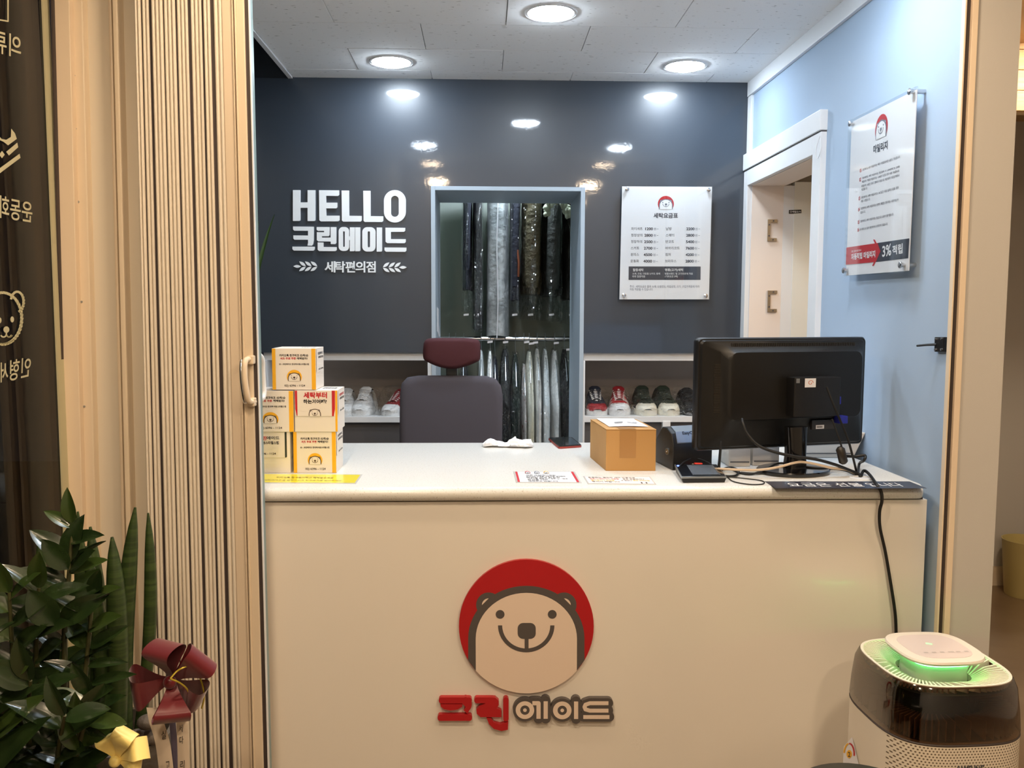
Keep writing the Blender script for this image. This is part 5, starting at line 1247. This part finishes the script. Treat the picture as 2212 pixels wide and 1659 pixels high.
def front_pt(px, py):      # point on the front face of the body
    d = ray(px, py); n_ = V((math.sin(PA), -math.cos(PA), 0)); o = V((pcx, pcy, 0))+n_*(S*1.128)
    t_ = (o-CAM).dot(n_)/d.dot(n_); return CAM+d*t_+n_*.0012
MB().text('SAMSUNG', [(2067, 1654), (2125, 1652), (2127, 1668), (2068, 1670)], lambda a, b, h=0: front_pt(a, b), 0, .0004, .03).build('lettering', M['printdark'], ap)
# energy label on the left cheek
def cheek(px, py):
    n_ = V((-math.cos(PA), -math.sin(PA), 0)); d = ray(px, py); o = V((pcx, pcy, 0))+n_*(S*1.128)+V((math.sin(PA), -math.cos(PA), 0))*0
    t_ = (o-CAM).dot(n_)/d.dot(n_); return CAM+d*t_+n_*.001
Pk = lambda a, b, h=0: cheek(a, b)+V((-h, 0, 0))
el = MB().flat([[(1824, 1612), (1842, 1592), (1858, 1659), (1838, 1700), (1820, 1690)]], Pk, 0, .0004).build('energy_label', M['paper'], ap)
MB().flat([circ(1836, 1629, 6, 14, 9)], Pk, .0004, .0008).build('label_dot', M['printyellow'], el)
for c_, a0, a1 in (('printyellow', 3.3, 4.6), ('printred', 4.7, 6.4)): MB().flat(thick(arc(1836, 1630, 11, 24, a0, a1, 8), 3.4), Pk, .0004, .0008).build('label_arc', M[c_], el)
MB().text('2', (1833.5, 1624, 1838.5, 1635), Pk, .0008, .001, .02).build('lettering', M['printblack'], el)
# ================================================================== BINS
bnp = atZ(2196, 1300, 0)
bn = thing('waste_bin', 'pale yellow waste bin on the passage floor beyond the purifier', 'bin', (atY(2169, 1200, bnp.y+.11).x+.125, bnp.y+.11, 0))
by_ = bnp.y+.11; bx_ = atY(2169, 1200, by_).x+.125
bh = atY(2170, 1166, by_).z; br_ = .122
MB().lathe([(br_*.80, 0), (br_*.82, .004), (br_, bh-.004), (br_*1.02, bh), (br_*.975, bh), (br_*.79, .012)], (bx_, by_, 0), 40, caps=True).build('bucket', mat('pale yellow plastic', (206, 190, 128), .45), bn, smooth=50)
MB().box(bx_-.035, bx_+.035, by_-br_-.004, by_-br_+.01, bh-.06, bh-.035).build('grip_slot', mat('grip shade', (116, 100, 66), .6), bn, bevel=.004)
rp = atY(1806, 1652, 1.55); rp.y -= .228; rp.z += .013
rb = thing('black_bin', 'black round lidded bin just under the bottom edge, left of the purifier', 'bin', (rp.x, rp.y+.10, 0))
MB().lathe([(.10, 0), (.105, .01), (.115, rp.z-.04), (.125, rp.z-.035), (.128, rp.z-.012), (.115, rp.z-.002), (.06, rp.z+.001), (.001, rp.z+.002)], (rp.x, rp.y+.1, 0), 40).build('body', M['black'], rb, smooth=40)
# ================================================================== PLANTS
leafg = mat('zz leaf green', (27, 43, 19), .26, coat=.35, coat_rough=.12, var=(30, (36, 52, 24), .4, .62)); leafl = mat('zz leaf light', (52, 68, 28), .28, coat=.3, coat_rough=.12, var=(30, (50, 70, 30), .4, .62))
stemg = mat('zz stem', (66, 66, 34), .5)
spear = mat('sansevieria green', (42, 58, 28), .4, var=(14, (58, 76, 36), .42, .6, (.6, .6, 9)))
def leaf_mesh(bw, cup, droop):
    vs, fs = [], []; n = 9
    for i in range(n+1):
        s = i/n; w = bw*math.sin(math.pi*min(1, s**.85))**.75*(1-.10*s) if 0 < i < n else .004
        z_ = -droop*s*s
        for k in (-1, -.5, 0, .5, 1): vs.append((s, w*k, z_+cup*abs(k)*w+(.012 if k else 0)))
    for i in range(n):
        for k in range(4):
            a = i*5+k; fs.append((a, a+1, a+6, a+5))
    me = bpy.data.meshes.new('leaf'); me.from_pydata(vs, [], fs); me.polygons.foreach_set('use_smooth', [True]*len(fs)); return me
LM = []
for bw, cup, dr_ in ((.23, .35, .10), (.21, .5, .2), (.26, .25, .05)):
    for m_ in (leafg, leafg, leafl):
        me = leaf_mesh(bw, cup, dr_); me.materials.append(m_); LM.append(me)
def place_leaf(parent, base, tip, nrm, me=None, wide=1.0):
    base, tip = V(base), V(tip); x = (tip-base); L = x.length; x = x/L
    n_ = V(nrm); n_ = (n_-x*n_.dot(x)); n_ = n_.normalized() if n_.length > 1e-4 else x.orthogonal().normalized()
    y = n_.cross(x)
    me = me or random.choice(LM)
    o = bpy.data.objects.new('leaf', me); COL.objects.link(o); o.parent = parent
    b = base-ORG[parent.name]
    o.matrix_local = Matrix(((x.x*L, y.x*L*wide, n_.x*L, b.x), (x.y*L, y.y*L*wide, n_.y*L, b.y), (x.z*L, y.z*L*wide, n_.z*L, b.z), (0, 0, 0, 1)))
    return o
def planter(t, cx_, cy_, ztop, r, m, soil=True):
    MB().lathe([(r*.72, 0), (r*.74, .01), (r, ztop-.03), (r*1.03, ztop-.025), (r*1.03, ztop), (r*.93, ztop), (r*.90, ztop-.05)], (cx_, cy_, 0), 40).build('planter', m, t, smooth=40)
    MB().lathe([(r*.90, ztop-.055), (.001, ztop-.045)], (cx_, cy_, 0), 32, caps=False).build('soil', mat('soil', (48, 38, 28), .9), t)
# --- ZZ plant in front
ZY = 1.45
zc = atY(90, 1640, ZY); ztop = zc.z-.10
zz_ = thing('zz_plant', 'glossy dark green plant in a tall planter at the lower left', 'plant', (zc.x, ZY, 0))
planter(zz_, zc.x, ZY, ztop, .13, mat('charcoal planter', (52, 50, 48), .5))
def Zp3(x, y, d): return atY(x, y, ZY+d)
stems = [  # pixel path, depth shift from root to tip, leaf length in pixels
    ([(120, 1760), (138, 1500), (140, 1360), (150, 1230), (158, 1130)], .05, 92),
    ([(120, 1760), (165, 1640), (178, 1520), (192, 1380), (200, 1290)], .02, 84),
    ([(110, 1760), (150, 1680), (180, 1570), (196, 1500)], -.06, 92),
    ([(100, 1760), (90, 1560), (78, 1400), (84, 1270)], -.02, 100),
    ([(90, 1760), (50, 1600), (30, 1440), (20, 1280)], -.03, 108),
    ([(80, 1760), (20, 1640), (-20, 1520), (-40, 1380)], -.08, 112),
    ([(90, 1760), (70, 1660), (60, 1560), (66, 1470)], -.10, 112),
    ([(70, 1760), (0, 1700), (-50, 1620), (-80, 1540)], -.12, 120),
    ([(110, 1760), (120, 1690), (128, 1610), (140, 1545)], -.12, 100),
    ([(90, 1760), (100, 1700), (104, 1500), (110, 1440)], .06, 96),
    ([(80, 1760), (40, 1690), (20, 1580), (26, 1500)], .08, 108),
    ([(60, 1760), (-10, 1640), (-20, 1480), (-6, 1300)], .05, 110)]
rnd = random.Random(11)
for pth, dsh, ll_ in [(a_, b_, c_*1.12) for a_, b_, c_ in stems]:
    P_ = smoothpath([Zp3(x, y, dsh*(i/(len(pth)-1))) for i, (x, y) in enumerate(pth)], 6)
    MB().tube(P_, [.0065-.004*i/len(P_) for i in range(len(P_))], 7).build('stem', stemg, zz_, smooth=60)
    n = len(P_); Lm = ll_/F*ZY
    cnt = max(7, int((P_[-1]-P_[n//4]).length/.026))
    for k in range(cnt):
        s = .26+.74*(k+.5)/cnt; i = min(n-2, int(s*(n-1))); p = P_[i]; tdir = (P_[i+1]-P_[i]).normalized()
        side = 1 if k % 2 else -1
        out = V((side*(.9+.2*rnd.random()), rnd.uniform(-.7, .35), rnd.uniform(-.1, .25)))
        d = (tdir*rnd.uniform(.35, .75)+out*.8).normalized()
        nr = V((rnd.uniform(-.4, .4)-side*.25, -rnd.uniform(.15, .9), .75))
        place_leaf(zz_, p, p+d*Lm*rnd.uniform(.8, 1.12)*(1.0 if s < .9 else .85), nr)
    place_leaf(zz_, P_[-1], P_[-1]+(V((rnd.uniform(-.4, .4), -.3, 1))).normalized()*Lm*.8, (0, -1, .3))
# leaves that stand out singly
for bx0, by0, tx0, ty0, dd, nr, wd in ((150, 1215, 166, 1116, .045, (-.25, -.9, .35), 1.25), (148, 1230, 90, 1165, .02, (-.3, -.7, .7), 1.1), (152, 1222, 222, 1162, .04, (.1, -.2, 1), .55), (150, 1238, 232, 1207, .03, (.1, -.5, .8), .8),
                                        (140, 1300, 222, 1268, .02, (0, -.6, .8), .8), (130, 1345, 222, 1285, .0, (.1, -.9, .4), 1.05), (120, 1350, 60, 1275, -.03, (-.2, -.8, .6), 1.35), (196, 1400, 266, 1350, .0, (.2, -.7, .6), .8),
                                        (190, 1440, 268, 1424, .0, (.2, -.6, .7), .7), (196, 1480, 290, 1452, .0, (.1, -.6, .8), .6), (184, 1550, 222, 1480, -.07, (.2, -.9, .3), 1.25), (176, 1560, 158, 1498, -.07, (-.2, -.9, .3), 1.2), (190, 1558, 274, 1562, -.07, (0, -.5, .9), .95), (185, 1575, 225, 1590, -.07, (0, -.8, .5), .9), (170, 1620, 122, 1540, -.09, (-.2, -.9, .3), 1.0),
                                        (30, 1450, 66, 1420, -.1, (0, -.9, .3), 1.4), (-20, 1600, 95, 1500, -.12, (-.3, -.6, .7), .75), (-20, 1560, 72, 1470, -.1, (-.3, -.6, .7), .7), (-30, 1690, 92, 1545, -.14, (-.3, -.6, .7), .8)):
    place_leaf(zz_, Zp3(bx0, by0, dd), Zp3(tx0, ty0, dd-.01), nr, wide=wd)
# --- cylindrical snake plant behind it
SY = 1.72
sc_ = atY(255, 1600, SY); st_ = sc_.z+.02
sv = thing('snake_plant', 'spear leaved snake plant standing between the glossy plant and the folding door', 'plant', (sc_.x, SY, 0))
planter(sv, sc_.x, SY, st_, .105, mat('grey stone planter', (92, 86, 78), .7, bump=(20, .6, .01)))
for base, tip, w, bend, dz in (((270, 1590), (292, 1096), 36, -10, .0), ((300, 1590), (320, 1108), 27, 14, .03), ((255, 1590), (242, 1160), 40, 6, -.03), ((215, 1600), (195, 1138), 38, 8, .02), ((190, 1600), (168, 1105), 30, 2, .05), ((150, 1600), (84, 1155), 30, -12, .05), ((228, 1600), (186, 1180), 34, 10, -.01)):
    P_ = []
    for i in range(13):
        s = i/12; P_.append(atY(base[0]+(tip[0]-base[0])*s+bend*math.sin(math.pi*s), base[1]+(tip[1]-base[1])*s, SY+dz))
    R_ = [w/2/F*SY*(.9+.15*math.sin(math.pi*s/12*.8))*(1-max(0, (s-4)/8)**4.5*.86) for s in range(13)]
    MB().tube(P_, R_, 12).build('leaf', spear, sv, smooth=60)
rk = mat('grey river stone', (110, 100, 90), .7, bump=(30, .6, .01), var=(12, (84, 76, 70), .4, .65))
rs = random.Random(3)
for x, y, r in ((318, 1560, 20), (330, 1590, 22), (296, 1590, 18), (280, 1598, 17), (312, 1606, 18), (240, 1600, 18), (215, 1604, 17)):
    c = atY(x, y, SY-.075+rs.uniform(0, .04)); q = r/F*SY
    MB().ball((c.x, c.y, max(c.z, st_-.03)), q*1.1, q, q*.8, 12, 8).build('stone', rk, sv, smooth=60)
# --- bows
def loops(t, m, ctr, specs, wdt):
    for (tx_, ty_, dep_, L_, fat, tw) in specs:      # tip direction in pixels
        c = V(ctr); tip = V((tx_, 0, -ty_)).normalized(); tip = (tip+V((0, dep_, 0))).normalized()
        side = tip.cross(V((0, 1, 0))).normalized()                # across the ribbon, in the picture plane
        nrm = side.cross(tip).normalized()
        side = (side*math.cos(tw)+nrm*math.sin(tw)).normalized(); nrm = side.cross(tip).normalized()
        rows_ = []; n = 22
        for i in range(n+1):
            s = i/n; a = 2*math.pi*s
            along = L_*(math.sin(math.pi*s)**.75); off = fat*math.sin(a)*(.35+.65*math.sin(math.pi*s))
            w = wdt*(.18+.82*min(1, math.sin(math.pi*s)*1.25))
            p = c+tip*along+nrm*off
            rows_.append([p-side*w/2, p-side*w/6, p+side*w/6, p+side*w/2])
        MB().loft(rows_, closed=False).build('loop', m, t, smooth=70)
satin = mat('dark red satin', (98, 10, 22), .32, sheen=.3); ysat = mat('yellow satin', (250, 228, 140), .35, sheen=.2); wsat = mat('white satin', (222, 206, 186), .45); gold = mat('gold cord', (190, 170, 60), .35, metal=.4); purp = mat('grey violet satin', (96, 88, 108), .5)
BY = 1.52
bc_ = atY(372, 1468, BY)
bw = thing('red_bow', 'dark red satin bow with five loops in front of the folding door', 'ribbon bow', bc_)
k_ = BY/F
loops(bw, satin, bc_, [(-.12, -1, -.25, 90*k_, 34*k_, .5), (.85, -.62, -.15, 94*k_, 26*k_, -.35), (-1, .10, -.35, 84*k_, 40*k_, .30), (.12, 1, -.5, 90*k_, 36*k_, .45), (.8, .5, -.1, 80*k_, 26*k_, -.5)], 76*k_)
MB().ball(bc_+V((0, -.012, 0)), .012, .010, .012, 10, 6).build('knot', satin, bw, smooth=60)
for pts in (((368, 1466), (385, 1448), (410, 1440), (430, 1460), (441, 1500), (436, 1530)), ((368, 1466), (390, 1476), (406, 1492), (412, 1520), (408, 1545))):
    MB().tube(smoothpath([atY(x, y, BY-.045+.012*i) for i, (x, y) in enumerate(pts)], 5), .0016, 6).build('gold_cord', gold, bw, smooth=60)
def streamer(name, m, pts, w, label_letters, Yd):
    rows_ = []
    P_ = smoothpath([atY(x, y, Yd+dy_) for x, y, dy_ in pts], 5)
    for p in P_: rows_.append([p+V((-w/2, 0, 0)), p+V((-w/6, -.001, 0)), p+V((w/6, -.001, 0)), p+V((w/2, .001, 0))])
    o = MB().loft(rows_, closed=False).build(name, m, bw, smooth=70)
    for ch_, x, y, s in label_letters:
        q = [(x-s*.34, y-s*.6), (x+s*.34, y-s*.72), (x+s*.30, y+s*.55), (x-s*.36, y+s*.66)]
        MB().text(ch_, q, lambda a, b, h=0: atY(a, b, Yd-.004-h), 0, .0004, .004).build('lettering', M['printblack'], o)
streamer('streamer', wsat, [(332, 1528, .01), (338, 1560, .0), (352, 1610, 0), (362, 1700, 0), (366, 1800, 0)], 32*k_, [('실', 354, 1588, 15), ('고', 362, 1654, 14)], BY+.008)
streamer('streamer', wsat, [(392, 1535, .012), (394, 1580, .0), (396, 1640, 0), (398, 1800, 0)], 25*k_, [('운', 389, 1549, 9), ('세', 391, 1574, 13), ('다', 392, 1599, 13), ('리', 394, 1652, 14)], BY+.008)
streamer('streamer', purp, [(370, 1535, .02), (374, 1580, .01), (378, 1640, .01), (380, 1800, .01)], 14*k_, [], BY+.012)
yc = atY(275, 1610, 1.42)
yw = thing('yellow_bow', 'pale yellow satin bow tied low on the glossy plant', 'ribbon bow', yc)
k2 = 1.42/F
loops(yw, ysat, atY(252, 1640, 1.42), [(.45, -1, -.3, 86*k2, 22*k2, .15), (1, -.55, -.3, 84*k2, 26*k2, .5), (1, -.05, -.4, 64*k2, 18*k2, .3), (-.2, -.6, -.1, 60*k2, 18*k2, -.3)], 48*k2)
MB().ball(atY(252, 1640, 1.42)+V((0, -.008, 0)), .010, .008, .010, 10, 6).build('knot', ysat, yw, smooth=60)
# --- dracaena behind the folding door, inside
dy_ = 3.2; d0 = atY(556, 600, dy_)
dp = thing('dracaena', 'tall potted plant hidden behind the folding door, two leaf tips showing', 'plant', (d0.x-.03, dy_, 0))
MB().lathe([(.08, 0), (.10, .2), (.105, .22), (.095, .22), (.09, .18)], (d0.x-.03, dy_, 0), 28).build('pot', M['white'], dp, smooth=40)
MB().tube([(d0.x-.03, dy_, .15), (d0.x-.035, dy_+.01, .9), (d0.x-.03, dy_, 1.5)], .014, 8).build('stem', stemg, dp, smooth=60)
dl = mat('dracaena leaf', (58, 84, 44), .4)
top_ = V((d0.x-.03, dy_, 1.5))
def blade(tip, w=.009):
    tip = V(tip); d = tip-top_; s_ = d.cross(V((0, 1, 0))).normalized(); rows_ = []
    for i in range(9):
        s = i/8; ww = w*math.sin(math.pi*(.12+.86*s))**.7*(1-.5*s); p = top_+d*s+V((0, 0, .03*math.sin(math.pi*s)))
        rows_.append([p-s_*ww, p+V((0, .004, 0)), p+s_*ww])
    MB().loft(rows_, closed=False).build('leaf', dl, dp, smooth=60)
blade(atY(593, 463, dy_)); blade(atY(559, 478, dy_-.02), .009)
for a in (2.2, 2.8, 3.5, 4.2): blade(top_+V((.10*math.cos(a)-.05, .18*math.sin(a), .20+.05*math.sin(a*3))))
